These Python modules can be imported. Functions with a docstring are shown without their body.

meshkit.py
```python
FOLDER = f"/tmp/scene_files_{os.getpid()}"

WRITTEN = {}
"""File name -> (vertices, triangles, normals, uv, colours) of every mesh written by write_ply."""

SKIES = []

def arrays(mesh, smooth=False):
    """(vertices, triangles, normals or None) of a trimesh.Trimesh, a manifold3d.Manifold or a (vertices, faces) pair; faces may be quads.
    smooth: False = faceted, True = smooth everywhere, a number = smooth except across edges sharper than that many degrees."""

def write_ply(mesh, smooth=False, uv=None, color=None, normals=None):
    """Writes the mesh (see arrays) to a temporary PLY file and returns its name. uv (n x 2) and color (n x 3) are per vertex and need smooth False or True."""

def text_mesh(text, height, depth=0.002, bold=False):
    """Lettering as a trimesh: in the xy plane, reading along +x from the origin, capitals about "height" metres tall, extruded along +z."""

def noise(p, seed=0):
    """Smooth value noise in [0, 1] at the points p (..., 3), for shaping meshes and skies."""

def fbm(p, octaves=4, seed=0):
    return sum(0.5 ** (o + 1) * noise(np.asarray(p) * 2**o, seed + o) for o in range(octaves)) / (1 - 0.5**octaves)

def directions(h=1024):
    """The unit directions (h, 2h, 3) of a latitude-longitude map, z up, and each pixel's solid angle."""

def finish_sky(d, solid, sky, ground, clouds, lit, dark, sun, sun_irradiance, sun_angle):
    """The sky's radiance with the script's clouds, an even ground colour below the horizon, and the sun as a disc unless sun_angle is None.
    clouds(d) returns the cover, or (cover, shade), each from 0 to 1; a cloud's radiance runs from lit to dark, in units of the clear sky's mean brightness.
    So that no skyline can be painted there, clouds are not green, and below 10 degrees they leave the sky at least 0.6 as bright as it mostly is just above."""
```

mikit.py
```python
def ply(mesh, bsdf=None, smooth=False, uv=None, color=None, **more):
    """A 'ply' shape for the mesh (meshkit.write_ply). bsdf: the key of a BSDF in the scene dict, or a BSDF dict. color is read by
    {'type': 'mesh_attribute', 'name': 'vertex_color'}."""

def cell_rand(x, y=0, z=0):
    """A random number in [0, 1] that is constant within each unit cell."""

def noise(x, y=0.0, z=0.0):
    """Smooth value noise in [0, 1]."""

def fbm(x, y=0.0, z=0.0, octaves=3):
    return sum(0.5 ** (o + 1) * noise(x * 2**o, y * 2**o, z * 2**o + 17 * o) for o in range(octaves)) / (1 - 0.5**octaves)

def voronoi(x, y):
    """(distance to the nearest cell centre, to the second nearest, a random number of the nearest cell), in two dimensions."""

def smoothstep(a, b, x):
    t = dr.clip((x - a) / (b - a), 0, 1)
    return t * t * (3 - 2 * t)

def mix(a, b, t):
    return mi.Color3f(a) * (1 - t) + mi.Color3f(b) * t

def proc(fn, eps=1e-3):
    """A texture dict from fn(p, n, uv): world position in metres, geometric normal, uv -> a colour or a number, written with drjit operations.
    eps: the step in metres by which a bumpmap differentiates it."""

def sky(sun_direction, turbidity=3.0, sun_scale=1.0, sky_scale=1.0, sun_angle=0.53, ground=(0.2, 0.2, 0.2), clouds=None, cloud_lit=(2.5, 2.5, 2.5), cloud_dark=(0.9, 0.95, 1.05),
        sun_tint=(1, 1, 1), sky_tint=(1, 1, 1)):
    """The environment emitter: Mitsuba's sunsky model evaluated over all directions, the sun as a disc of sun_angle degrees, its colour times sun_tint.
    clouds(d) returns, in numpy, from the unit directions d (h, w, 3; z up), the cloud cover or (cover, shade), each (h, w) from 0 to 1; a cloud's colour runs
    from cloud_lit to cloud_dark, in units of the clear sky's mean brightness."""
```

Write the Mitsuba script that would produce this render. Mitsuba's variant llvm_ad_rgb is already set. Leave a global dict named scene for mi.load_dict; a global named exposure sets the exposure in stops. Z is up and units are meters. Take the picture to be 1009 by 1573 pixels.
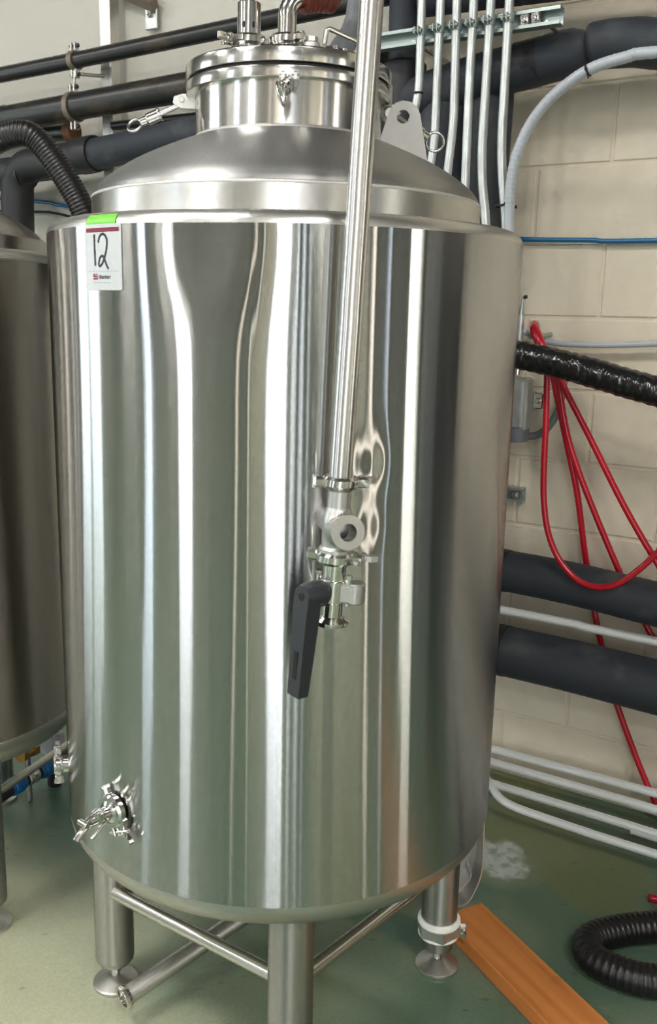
import math
import numpy as np
import trimesh
import drjit as dr
import mitsuba as mi
import manifold3d as m3
import shapely.geometry as sg
import mikit
import meshkit
from mikit import proc, noise, fbm, voronoi, smoothstep, mix, cell_rand

T = mi.ScalarTransform4f
rng = np.random.default_rng(7)
scene, labels = {}, {}
exposure = 0.0

# ------------------------------------------------------------------ camera, lights
# world: main tank axis at the origin, floor z = 0.  Wall frame: s along the block wall, d out from it, z up.
YAW, PITCH, ROLL = 0.0488, 0.212, 0.0215
CAM = np.array([0.0, -1.773, 1.4207])
_r0 = np.array([math.cos(YAW), -math.sin(YAW), 0.0])
FWD = np.array([math.sin(YAW), math.cos(YAW), 0.0]) * math.cos(PITCH) + np.array([0, 0, -math.sin(PITCH)])
_u0 = np.cross(_r0, FWD)
RIGHT = _r0 * math.cos(ROLL) + _u0 * math.sin(ROLL)
UP = np.cross(RIGHT, FWD)
scene['camera'] = {'type': 'perspective', 'fov': 2 * math.degrees(math.atan(504.5 / 1418.8)), 'fov_axis': 'x',
                   'near_clip': 0.05, 'far_clip': 100.0,
                   'to_world': T().look_at(origin=CAM.tolist(), target=(CAM + FWD).tolist(), up=UP.tolist())}

WA = -0.602
WN = np.array([math.sin(WA), -math.cos(WA), 0.0])      # wall normal, into the room
WT = np.array([math.cos(WA), math.sin(WA), 0.0])       # along the wall, to the right
WO = -WN * 1.1467
ROT_WALL = np.array([[WT[0], WN[0], 0], [WT[1], WN[1], 0], [0, 0, 1.0]])
S0, S1, D1, CEIL = -7.0, 6.0, 7.0, 4.3                 # the room: back wall from s = S0 to S1, depth D1, height CEIL
LAMP = 38.0                                            # radiance of the ceiling lamps
DAY = (4.6, 4.8, 5.1)                                 # radiance of the daylit panes


def W(s, d, z):
    return WO + s * WT + d * WN + np.array([0, 0, z])


def WP(pts):
    return np.array([W(*p) for p in pts])


# ------------------------------------------------------------------ mesh helpers
def cat(*ms):
    ms = [m for m in ms if m is not None]
    return trimesh.util.concatenate(ms)


def spline(pts, n=12):
    p = np.asarray(pts, float)
    P = np.vstack([2 * p[0] - p[1], p, 2 * p[-1] - p[-2]])
    out = []
    for i in range(1, len(P) - 2):
        for t in np.linspace(0, 1, n, endpoint=False):
            a, b, c, d = P[i - 1:i + 3]
            out.append(0.5 * (2 * b + (c - a) * t + (2 * a - 5 * b + 4 * c - d) * t * t + (3 * b - a - 3 * c + d) * t ** 3))
    out.append(p[-1])
    return np.array(out)


def round_path(pts, r, n=8):
    """A polyline with its corners rounded by arcs of about radius r."""
    p = np.asarray(pts, float)
    out = [p[0]]
    for a, b, c in zip(p[:-2], p[1:-1], p[2:]):
        u, v = (a - b), (c - b)
        lu, lv = np.linalg.norm(u), np.linalg.norm(v)
        u, v = u / lu, v / lv
        k = min(r, lu * 0.49, lv * 0.49)
        s, e = b + u * k, b + v * k
        for t in np.linspace(0, 1, n + 1):
            out.append((1 - t) ** 2 * s + 2 * t * (1 - t) * b + t * t * e)
    out.append(p[-1])
    return np.array(out)


def tube(path, r, sides=20, cap=True, closed=False, inner=None):
    p = np.asarray(path, float)
    n = len(p)
    tan = np.roll(p, -1, 0) - np.roll(p, 1, 0) if closed else np.gradient(p, axis=0)
    tan /= np.linalg.norm(tan, axis=1, keepdims=True) + 1e-12
    a = np.cross(tan[0], [0, 0, 1.0] if abs(tan[0][2]) < 0.9 else [1.0, 0, 0])
    a /= np.linalg.norm(a)
    fr = []
    for i in range(n):
        a = a - tan[i] * (a @ tan[i])
        a /= np.linalg.norm(a)
        fr.append((a, np.cross(tan[i], a)))
    r = np.broadcast_to(r, (n,))
    ang = np.arange(sides) * 2 * np.pi / sides
    v = np.array([p[i] + r[i] * (np.cos(ang)[:, None] * fr[i][0] + np.sin(ang)[:, None] * fr[i][1]) for i in range(n)]).reshape(-1, 3)
    f = []
    for i in range(n if closed else n - 1):
        j = (i + 1) % n
        for k in range(sides):
            k2 = (k + 1) % sides
            f += [[i * sides + k, i * sides + k2, j * sides + k2], [i * sides + k, j * sides + k2, j * sides + k]]
    if cap and not closed:
        v = np.vstack([v, p[0], p[-1]])
        c0, c1 = len(v) - 2, len(v) - 1
        for k in range(sides):
            k2 = (k + 1) % sides
            f += [[c0, k2, k], [c1, (n - 1) * sides + k, (n - 1) * sides + k2]]
    m = trimesh.Trimesh(v, np.array(f), process=False)
    if closed or cap:
        if m.volume < 0:
            m.invert()
    return m


def lathe(profile, segs=64):
    """Revolves (r, z) pairs about z. Profile listed from bottom outside going up gives outward faces."""
    pr = np.asarray(profile, float)
    n = len(pr)
    ang = np.arange(segs) * 2 * np.pi / segs
    v = np.stack([np.outer(pr[:, 0], np.cos(ang)), np.outer(pr[:, 0], np.sin(ang)), np.repeat(pr[:, 1:], segs, 1)], -1).reshape(-1, 3)
    f = []
    for i in range(n - 1):
        for k in range(segs):
            k2 = (k + 1) % segs
            a, b, c, d = i * segs + k, i * segs + k2, (i + 1) * segs + k2, (i + 1) * segs + k
            if pr[i, 0] > 1e-7:
                f.append([a, b, c])
            if pr[i + 1, 0] > 1e-7:
                f.append([a, c, d])
    m = trimesh.Trimesh(v, np.array(f), process=False)
    return m


def cyl(r, z0, z1, segs=32, bev=None):
    b = min(r, z1 - z0) * 0.12 if bev is None else bev
    return lathe([(0, z0), (r - b, z0), (r, z0 + b), (r, z1 - b), (r - b, z1), (0, z1)], segs)


def rbox(sx, sy, sz, b=0.002):
    """A box with chamfered edges, centred."""
    pts = []
    for x in (-1, 1):
        for y in (-1, 1):
            for z in (-1, 1):
                X, Y, Z = x * sx / 2, y * sy / 2, z * sz / 2
                pts += [(X - x * b, Y - y * b, Z), (X - x * b, Y, Z - z * b), (X, Y - y * b, Z - z * b)]
    return trimesh.convex.convex_hull(np.array(pts))


def prism(poly, h, b=0.0):
    """Extrudes a shapely polygon along +z by h, with a small chamfer."""
    if b <= 0:
        return trimesh.creation.extrude_polygon(poly, h, engine='earcut')
    cs = m3.CrossSection([np.asarray(poly.exterior.coords)[:-1]] + [np.asarray(i.coords)[:-1] for i in poly.interiors])
    M = m3.Manifold.extrude(cs, h)
    mm = M.to_mesh()
    return trimesh.Trimesh(mm.vert_properties[:, :3], mm.tri_verts)


def frame(origin, zdir, xdir=(0, 0, 1)):
    z = np.asarray(zdir, float)
    z = z / np.linalg.norm(z)
    x = np.asarray(xdir, float)
    x = x - z * (x @ z)
    if np.linalg.norm(x) < 1e-6:
        x = np.array([1.0, 0, 0]) - z * z[0]
    x /= np.linalg.norm(x)
    M = np.eye(4)
    M[:3, 0], M[:3, 1], M[:3, 2], M[:3, 3] = x, np.cross(z, x), z, origin
    return M


def put(m, M):
    m = m.copy()
    m.apply_transform(M)
    return m


def wallframe(s, d, z):
    """x along the wall, y out of the wall, z up (left-handed axes are avoided: x = -WT)."""
    M = np.eye(4)
    M[:3, 0], M[:3, 1], M[:3, 2], M[:3, 3] = -WT, WN, [0, 0, 1], W(s, d, z)
    return M


def torus(R, r, n=40, k=12):
    a = np.arange(n) * 2 * np.pi / n
    return tube(np.stack([R * np.cos(a), R * np.sin(a), 0 * a], -1), r, k, closed=True)


def hexnut(af, z0, z1):
    return trimesh.creation.extrude_polygon(sg.Polygon([(af / math.sqrt(3) * math.cos(k * math.pi / 3), af / math.sqrt(3) * math.sin(k * math.pi / 3)) for k in range(6)]), z1 - z0, engine='earcut').apply_translation([0, 0, z0])


def hull(pts):
    return trimesh.convex.convex_hull(np.asarray(pts, float))


# ------------------------------------------------------------------ registering things and parts
def key_of(name):
    if not any(k == name or k.startswith(name + '__') for k in list(scene) + list(labels)):
        return name
    i = 1
    while any(k == f'{name}_{i:03d}' or k.startswith(f'{name}_{i:03d}__') for k in list(scene) + list(labels)):
        i += 1
    return f'{name}_{i:03d}'


def thing(name, label, category, group=None):
    k = key_of(name)
    labels[k] = {'label': label, 'category': category}
    if group:
        labels[k]['group'] = group
    return k


def part(parent, name, mesh, bsdf, smooth=32, label=None, **more):
    k = key_of(parent + '__' + name)
    scene[k] = mikit.ply(mesh, 'bsdf_' + bsdf, smooth=smooth, **more)
    if label:
        labels[k] = {'label': label}
    return k


def solo(name, mesh, bsdf, label, category, smooth=32, group=None, **more):
    k = thing(name, label, category, group)
    scene[k] = mikit.ply(mesh, 'bsdf_' + bsdf, smooth=smooth, **more)
    return k


def struct(name, mesh, bsdf, smooth=False, label=None, **more):
    scene[name] = mikit.ply(mesh, 'bsdf_' + bsdf, smooth=smooth, **more)
    labels[name] = {'kind': 'structure'}
    if label:
        labels[name]['label'] = label
    return name


# ------------------------------------------------------------------ materials
def mat(name, d):
    scene['bsdf_' + name] = d
    return name


def principled(col, rough, **kw):
    bc = col if isinstance(col, dict) else {'type': 'rgb', 'value': list(col)}
    return {'type': 'twosided', 'b': {'type': 'principled', 'base_color': bc, 'roughness': rough, **kw}}


def metal(col, au, av=None, dist='ggx'):
    sp = col if isinstance(col, dict) else {'type': 'rgb', 'value': list(col)}
    return {'type': 'twosided', 'b': {'type': 'roughconductor', 'material': 'none', 'distribution': dist, 'alpha_u': au, 'alpha_v': av or au, 'specular_reflectance': sp}}


def shell_fn(p, n, uv):
    # dried drip tracks and fine vertical mill grain on the sheet
    th, z = uv.x, uv.y
    g = 0.5 * noise(th * 90, z * 1.2, 3.0) + 0.5 * noise(th * 260, z * 2.0, 9.0)
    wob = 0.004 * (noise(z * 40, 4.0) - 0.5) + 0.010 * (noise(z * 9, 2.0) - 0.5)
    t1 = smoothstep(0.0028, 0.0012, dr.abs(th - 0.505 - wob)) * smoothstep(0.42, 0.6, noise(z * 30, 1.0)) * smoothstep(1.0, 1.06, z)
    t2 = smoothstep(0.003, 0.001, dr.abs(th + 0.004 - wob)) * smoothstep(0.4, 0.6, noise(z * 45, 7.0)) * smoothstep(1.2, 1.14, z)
    sp = smoothstep(0.80, 0.88, noise(th * 420, z * 180, 5.0)) * 0.10
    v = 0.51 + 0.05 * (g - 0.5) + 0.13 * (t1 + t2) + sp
    return mi.Color3f(v * 0.985, v * 0.985, v * 0.985)


def shell_bump(p, n, uv):
    return 0.5 * noise(uv.x * 170, uv.y * 3.0, 3.0) + 0.5 * noise(uv.x * 60, uv.y * 5, 11.0)


mat('steel_sheet', metal(proc(shell_fn), 0.006, 0.26, 'beckmann'))
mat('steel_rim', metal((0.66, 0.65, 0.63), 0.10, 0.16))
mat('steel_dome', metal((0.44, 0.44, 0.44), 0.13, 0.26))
mat('steel_ring', metal((0.64, 0.63, 0.61), 0.07, 0.22))
mat('steel_polished', metal((0.72, 0.705, 0.68), 0.022))
mat('steel_tube', metal((0.70, 0.685, 0.66), 0.05))
mat('steel_satin', metal((0.60, 0.59, 0.57), 0.16))
mat('steel_cast', metal((0.62, 0.61, 0.585), 0.22))
mat('steel_leg', metal((0.43, 0.42, 0.395), 0.08, 0.26))
mat('steel_old', metal((0.50, 0.47, 0.43), 0.035, 0.32))
mat('steel_post', metal((0.66, 0.64, 0.61), 0.16))
mat('steel_plate', metal((0.45, 0.44, 0.42), 0.38))
mat('weld', metal((0.74, 0.73, 0.71), 0.35))


def galv_fn(p, n, uv):
    a = noise(p.x * 160, p.y * 160, p.z * 30)
    b = noise(p.x * 45 + 5, p.y * 45, p.z * 9)
    v = 0.58 + 0.22 * (a - 0.5) + 0.18 * (b - 0.5)
    return mi.Color3f(v * 0.95, v * 1.0, v * 1.0)


mat('galvanised', principled(proc(galv_fn), 0.38, metallic=0.75, specular=0.5))
mat('strut_zinc', principled((0.36, 0.42, 0.41), 0.38, metallic=0.7, specular=0.5))
mat('pale_pipe', principled((0.72, 0.74, 0.74), 0.28, metallic=0.15, specular=0.5))


def blackpipe_fn(p, n, uv):
    r = smoothstep(0.56, 0.74, fbm(p.x * 7, p.y * 7, p.z * 16, 4))
    return mix((0.012, 0.012, 0.013), (0.055, 0.036, 0.026), r * 0.8)


mat('black_steel', principled(proc(blackpipe_fn), 0.36, specular=0.55))
mat('rust', principled((0.16, 0.07, 0.035), 0.75))


def foam_fn(p, n, uv):
    a = fbm(p.x * 9, p.y * 9, p.z * 9, 4)
    d = smoothstep(0.55, 0.8, a) * 0.6
    return mix((0.026, 0.031, 0.040), (0.085, 0.088, 0.088), d)


mat('foam_insulation', principled(proc(foam_fn), 0.62, specular=0.4))
mat('foam_tape', principled((0.014, 0.015, 0.017), 0.5, specular=0.45))
mat('rubber_black', principled((0.006, 0.006, 0.007), 0.36, specular=0.45))
mat('rubber_matt', principled((0.016, 0.016, 0.017), 0.55, specular=0.4))


def wrap_bump(p, n, uv):
    return fbm(p.x * 70, p.y * 70, p.z * 28, 3)


mat('black_wrap', {'type': 'bumpmap', 'b': {'type': 'principled', 'base_color': {'type': 'rgb', 'value': [0.008, 0.008, 0.009]}, 'roughness': 0.22, 'specular': 0.6}, 'nested_texture': proc(wrap_bump, 0.002), 'scale': 0.006})
mat('plastic_black', principled((0.022, 0.024, 0.029), 0.42, specular=0.45))
mat('plastic_dark', principled((0.007, 0.007, 0.008), 0.5, specular=0.4))
mat('red_hose', principled((0.40, 0.004, 0.016), 0.22, specular=0.5, clearcoat=0.3, clearcoat_gloss=0.9))
mat('blue_hose', principled((0.010, 0.115, 0.26), 0.3, specular=0.5))
mat('grey_pvc', principled((0.40, 0.43, 0.47), 0.36, specular=0.5))
mat('grey_rubber', principled((0.13, 0.14, 0.16), 0.55))
mat('redbrown_rubber', principled((0.115, 0.022, 0.014), 0.38, specular=0.5))
mat('white_plastic', principled((0.80, 0.80, 0.76), 0.4))
mat('card_white', principled((0.50, 0.52, 0.54), 0.45))
mat('print_red', principled((0.17, 0.008, 0.028), 0.5))
mat('ink_black', principled((0.012, 0.012, 0.016), 0.5))
mat('print_grey', principled((0.25, 0.25, 0.27), 0.6))
mat('green_tape', principled((0.16, 0.50, 0.055), 0.4))
mat('brass', principled((0.55, 0.30, 0.11), 0.3, metallic=0.9))
mat('blue_plastic', principled((0.0, 0.12, 0.38), 0.3, specular=0.5))
mat('brown_steel', principled((0.20, 0.17, 0.13), 0.5, metallic=0.4))


def wood_fn(p, n, uv):
    # the board lies along about (0.33, -0.94)
    L = p.x * 0.415 - p.y * 0.910
    A = p.x * 0.910 + p.y * 0.415
    ring = A * 120 + 5 * noise(L * 3.2, A * 30, p.z * 30) + p.z * 60
    g = 0.5 + 0.5 * dr.sin(ring)
    f = noise(L * 9, A * 500, p.z * 500)
    c = mix((0.60, 0.235, 0.066), (0.43, 0.125, 0.028), g * 0.45 + f * 0.35)
    k = smoothstep(0.70, 0.85, fbm(L * 11, A * 40, p.z * 40, 3))
    return mix(c, (0.22, 0.05, 0.012), k * 0.7)


mat('wood', principled(proc(wood_fn), 0.38, specular=0.4))


def wall_fn(p, n, uv):
    a = fbm(p.x * 1.7, p.y * 1.7, p.z * 1.7, 4)
    b = noise(p.x * 55, p.y * 55, p.z * 26)
    c = mix((0.615, 0.545, 0.435), (0.675, 0.615, 0.505), a)
    return c * (0.97 + 0.06 * b)


def plaster_fn(p, n, uv):
    a = fbm(p.x * 1.3, p.y * 1.3, p.z * 0.9, 4)
    return mix((0.535, 0.520, 0.465), (0.585, 0.565, 0.505), a)


def wall_bump(p, n, uv):
    return fbm(p.x * 85, p.y * 85, p.z * 85, 3)


mat('wall_paint', {'type': 'twosided', 'b': {'type': 'bumpmap', 'b': {'type': 'principled', 'base_color': proc(wall_fn), 'roughness': 0.55, 'specular': 0.3}, 'nested_texture': proc(wall_bump, 0.002), 'scale': 0.0022}})
mat('plaster', principled(proc(plaster_fn), 0.6, specular=0.3))
mat('joint_paint', principled((0.60, 0.53, 0.425), 0.7))
mat('room_paint', principled((0.23, 0.225, 0.215), 0.7))
mat('ceiling_paint', principled((0.14, 0.14, 0.14), 0.8))
mat('cream_door', principled((0.66, 0.61, 0.50), 0.6))
mat('dark_frame', principled((0.05, 0.05, 0.055), 0.5))
mat('cabinet_grey', principled((0.07, 0.075, 0.08), 0.5))


def floor_fn(p, n, uv):
    # worn green epoxy: broad roller patches, paler worn ground, olive stains and one chalky white spill
    x, y = p.x, p.y
    wx, wy = fbm(x * 2.1 + 3, y * 2.1, 1.0, 3), fbm(x * 2.1, y * 2.1 + 8, 2.0, 3)
    a = fbm(x * 1.5 + wx, y * 1.5 + wy, 4.0, 4)
    b = fbm(x * 3.3 + 9 + 2 * wy, y * 3.3, 7.0, 4)
    c = mix((0.092, 0.148, 0.102), (0.185, 0.220, 0.150), smoothstep(0.38, 0.62, a))
    c = mix(c, (0.060, 0.130, 0.100), smoothstep(0.55, 0.68, b) * 0.8)
    c = mix(c, (0.145, 0.155, 0.055), smoothstep(0.56, 0.70, fbm(x * 2.6 + 31, y * 2.6 + 5, 3.0, 3)) * 0.6)
    pale = smoothstep(0.55, 0.25, dr.sqrt(dr.square((x + 0.62) * 0.9) + dr.square((y + 0.02) * 0.8)) + 0.45 * (wx - 0.5))
    c = mix(c, (0.42, 0.425, 0.305), pale * 0.85)
    sp = smoothstep(0.085, 0.050, dr.sqrt(dr.square(x - 0.580) + dr.square((y - 0.425) * 0.75)) + 0.11 * (fbm(x * 17, y * 17, 1.0, 3) - 0.5))
    c = mix(c, (0.44, 0.48, 0.45), sp * (0.35 + 0.65 * smoothstep(0.30, 0.65, fbm(x * 45, y * 45, 2.0, 3))))
    grit = noise(x * 300, y * 300, 1.0)
    sc = smoothstep(0.93, 0.98, noise(x * 22 + 3 * wx, y * 60 + 9 * wy, 3.0)) * 0.25
    return c * (0.93 + 0.14 * grit) * (1 - sc)


def floor_rough(p, n, uv):
    return 0.26 + 0.22 * fbm(p.x * 5, p.y * 5, 2.0, 3)


mat('floor_epoxy', principled(proc(floor_fn), proc(floor_rough), specular=0.45))

# ------------------------------------------------------------------ the room
def wall_quad(a, b, z0, z1):
    """An upright quad from floor point a to b."""
    v = np.array([[*a[:2], z0], [*b[:2], z0], [*b[:2], z1], [*a[:2], z1]])
    return trimesh.Trimesh(v, [[0, 1, 2], [0, 2, 3]], process=False)


def wbox(s0, s1, d0, d1, z0, z1, b=0.0):
    m = rbox(s1 - s0, d1 - d0, z1 - z0, b) if b else trimesh.creation.box((s1 - s0, d1 - d0, z1 - z0))
    return put(m, wallframe((s0 + s1) / 2, (d0 + d1) / 2, (z0 + z1) / 2))


E = 0.25
struct('floor', wbox(S0 - E, S1 + E, -E, D1 + E, -0.12, 0.0), 'floor_epoxy')
struct('ceiling', wbox(S0 - E, S1 + E, -E, D1 + E, CEIL, CEIL + 0.15), 'ceiling_paint')
JOINT = 0.004
struct('wall_back', cat(wbox(S0 - E, S1 + E, -E, -JOINT, 0.0, CEIL), wbox(S0 - E, -0.352, -JOINT - 0.01, -0.001, 0, CEIL), wbox(2.4384 + 0.0542 + 0.2032, S1 + E, -JOINT, 0, 0, CEIL),
                         wbox(-0.352, 2.4384 + 0.0542 + 0.2032, -JOINT, 0, 14 * 0.2032, CEIL)), 'joint_paint')
struct('wall_front', wbox(S0 - E, S1 + E, D1, D1 + E, 0, CEIL), 'room_paint')
struct('wall_left', wbox(S0 - E, S0, 0, D1, 0, CEIL), 'room_paint')
struct('wall_right', wbox(S1, S1 + E, 0, D1, 0, CEIL), 'room_paint')

scene['wall_back__plaster'] = mikit.ply(wbox(S0 - E, -0.354, -0.02, 0.001, 0.0, CEIL), 'bsdf_plaster')
# painted concrete blocks in running bond; each block an entry of its own with softly rounded edges
BL, BH, GAP, BD = 0.4064, 0.2032, 0.007, 0.07


def block_mesh(seed, half=False):
    g = np.random.default_rng(seed)
    L = (BL / 2 if half else BL) - GAP
    H = BH - GAP
    b = 0.0035
    j = g.normal(0, 0.0006, 8)
    front = [(-L / 2 + b, 0.0 + j[0] * .3, -H / 2 + b), (L / 2 - b, j[1] * .3, -H / 2 + b), (L / 2 - b, j[2] * .3, H / 2 - b), (-L / 2 + b, j[3] * .3, H / 2 - b)]
    mid = [(-L / 2, -b, -H / 2), (L / 2, -b, -H / 2), (L / 2, -b, H / 2), (-L / 2, -b, H / 2)]
    back = [(x, -BD, z) for x, _, z in mid]
    v = np.array(front + mid + back)
    f = [[0, 2, 1], [0, 3, 2]]
    for a in (0, 4):
        for k in range(4):
            k2 = (k + 1) % 4
            f += [[a + k, a + k2, a + 4 + k2], [a + k, a + 4 + k2, a + 4 + k]]
    m = trimesh.Trimesh(v, np.array(f), process=False)
    m.fix_normals()
    return m


BLK = [mikit.ply(block_mesh(i), 'bsdf_wall_paint') for i in range(5)]
BLKH = mikit.ply(block_mesh(11, True), 'bsdf_wall_paint')
nb = 0
for k in range(14):
    off = 0.0542 if k % 2 == 0 else 0.0542 + 0.2032      # head joints at off + m * 0.4064
    for m_ in range(-1, 6):
        s = off + (m_ + 0.5) * BL
        M = wallframe(s, 0.0, (k + 0.5) * BH)
        dj = float(rng.normal(0, 0.0007))
        M[:3, 3] += WN * dj
        scene['wall_back__block' + (f'_{nb:03d}' if nb else '')] = {**BLK[int(rng.integers(5))], 'to_world': T(M)}
        nb += 1
    if k % 2 == 1:                                      # off = 0.2574: this course starts with a full block at -0.149
        M = wallframe(0.0542 - BL * 0.75, 0.0, (k + 0.5) * BH)
        scene[f'wall_back__half_block' + (f'_{k:03d}' if k > 1 else '')] = {**BLKH, 'to_world': T(M)}

# ------------------------------------------------------------------ daylit openings and lamps of the hall (behind the camera)
def emit(col):
    return {'emitter': {'type': 'area', 'radiance': {'type': 'rgb', 'value': list(col)}}}


nwin = 0


def window(P0, P1, z0, z1, day, splits=(), rails=()):
    """A daylit frosted pane between floor points P0 and P1 (left to right seen from inside), in a dark frame with mullions."""
    global nwin
    nwin += 1
    P0, P1 = np.asarray(P0, float), np.asarray(P1, float)
    t = (P1 - P0) / np.linalg.norm(P1 - P0)
    nrm = np.array([t[1], -t[0], 0.0])                  # towards the room when P0 -> P1 runs left to right from inside
    L = np.linalg.norm(P1 - P0)
    M = np.eye(4)
    M[:3, 0], M[:3, 1], M[:3, 2], M[:3, 3] = t, -nrm, [0, 0, 1], P0
    nm = f'window_{nwin}'
    w = 0.05
    fr = [put(rbox(w, 0.09, z1 - z0 + 2 * w, .004), frame_t(M, (x, -0.045, (z0 + z1) / 2))) for x in (-w / 2, L + w / 2)]
    fr += [put(rbox(L, 0.09, w, .004), frame_t(M, (L / 2, -0.045, z))) for z in (z0 - w / 2, z1 + w / 2)]
    fr += [put(rbox(0.045, 0.07, z1 - z0, .004), frame_t(M, (L * a, -0.04, (z0 + z1) / 2))) for a in splits]
    fr += [put(rbox(L, 0.06, 0.04, .004), frame_t(M, (L / 2, -0.035, z))) for z in rails]
    scene[nm + '__frame'] = mikit.ply(cat(*fr), 'bsdf_dark_frame')
    labels[nm] = {'kind': 'structure'}
    q = np.array([[0, -0.015, z0], [L, -0.015, z0], [L, -0.015, z1], [0, -0.015, z1]])
    q = q @ M[:3, :3].T + M[:3, 3]
    pane = trimesh.Trimesh(q, [[0, 1, 2], [0, 2, 3]], process=False)
    if pane.face_normals[0] @ nrm < 0:
        pane.invert()
    scene[nm + '__pane'] = mikit.ply(pane, 'bsdf_white_plastic', **emit(day))


def frame_t(M, p):
    F = np.eye(4)
    F[:3, 3] = p
    return M @ F


def scale(c, k):
    return tuple(x * k for x in c)


# seen from inside the front wall runs from s = S1 (left) to s = S0 (right); the left wall from d = D1 to 0
def front_window(s_hi, s_lo, z0, z1, day, **kw):
    window(W(s_hi, D1, 0), W(s_lo, D1, 0), z0, z1, day, **kw)


front_window(4.02, 2.92, 0.1, 3.5, scale(DAY, 1.25), rails=(2.3,))
front_window(5.55, 5.43, 0.1, 3.5, DAY)
front_window(5.02, 4.86, 0.1, 3.5, DAY)
front_window(4.55, 4.40, 0.1, 3.5, DAY)
front_window(2.02, 1.93, 0.1, 3.5, (3.0, 2.8, 2.4))
front_window(1.30, 1.20, 0.1, 3.5, (3.0, 2.6, 2.1))
front_window(-0.72, -1.30, 0.1, 3.5, scale(DAY, 0.82))
front_window(-3.0, -3.66, 0.1, 3.5, (2.6, 3.0, 3.5))
window(W(S0, 5.4, 0), W(S0, 3.1, 0), 0.1, 3.5, (2.55, 2.95, 3.1), splits=(0.45, 0.49, 0.53), rails=(2.3,))
window(W(S1, 0.65, 0), W(S1, 1.10, 0), 0.1, 3.2, (4.0, 3.9, 3.4))
window(W(S1, 2.92, 0), W(S1, 3.08, 0), 0.1, 3.2, (4.0, 3.5, 2.9))
window(W(S1, 2.22, 0), W(S1, 2.30, 0), 0.1, 3.2, (2.6, 3.0, 3.4))
# cream doors between the windows, mirrored as paler bands
struct('door_1', wbox(S1 - 0.05, S1 - 0.005, 3.25, 4.75, 0.02, 3.4, .004), 'cream_door')
struct('door_2', wbox(2.08, 2.80, D1 - 0.05, D1 - 0.005, 0.02, 3.4, .004), 'cream_door')
struct('door_3', wbox(S1 - 0.05, S1 - 0.005, 5.6, 6.6, 0.02, 3.4, .004), 'cream_door')

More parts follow.
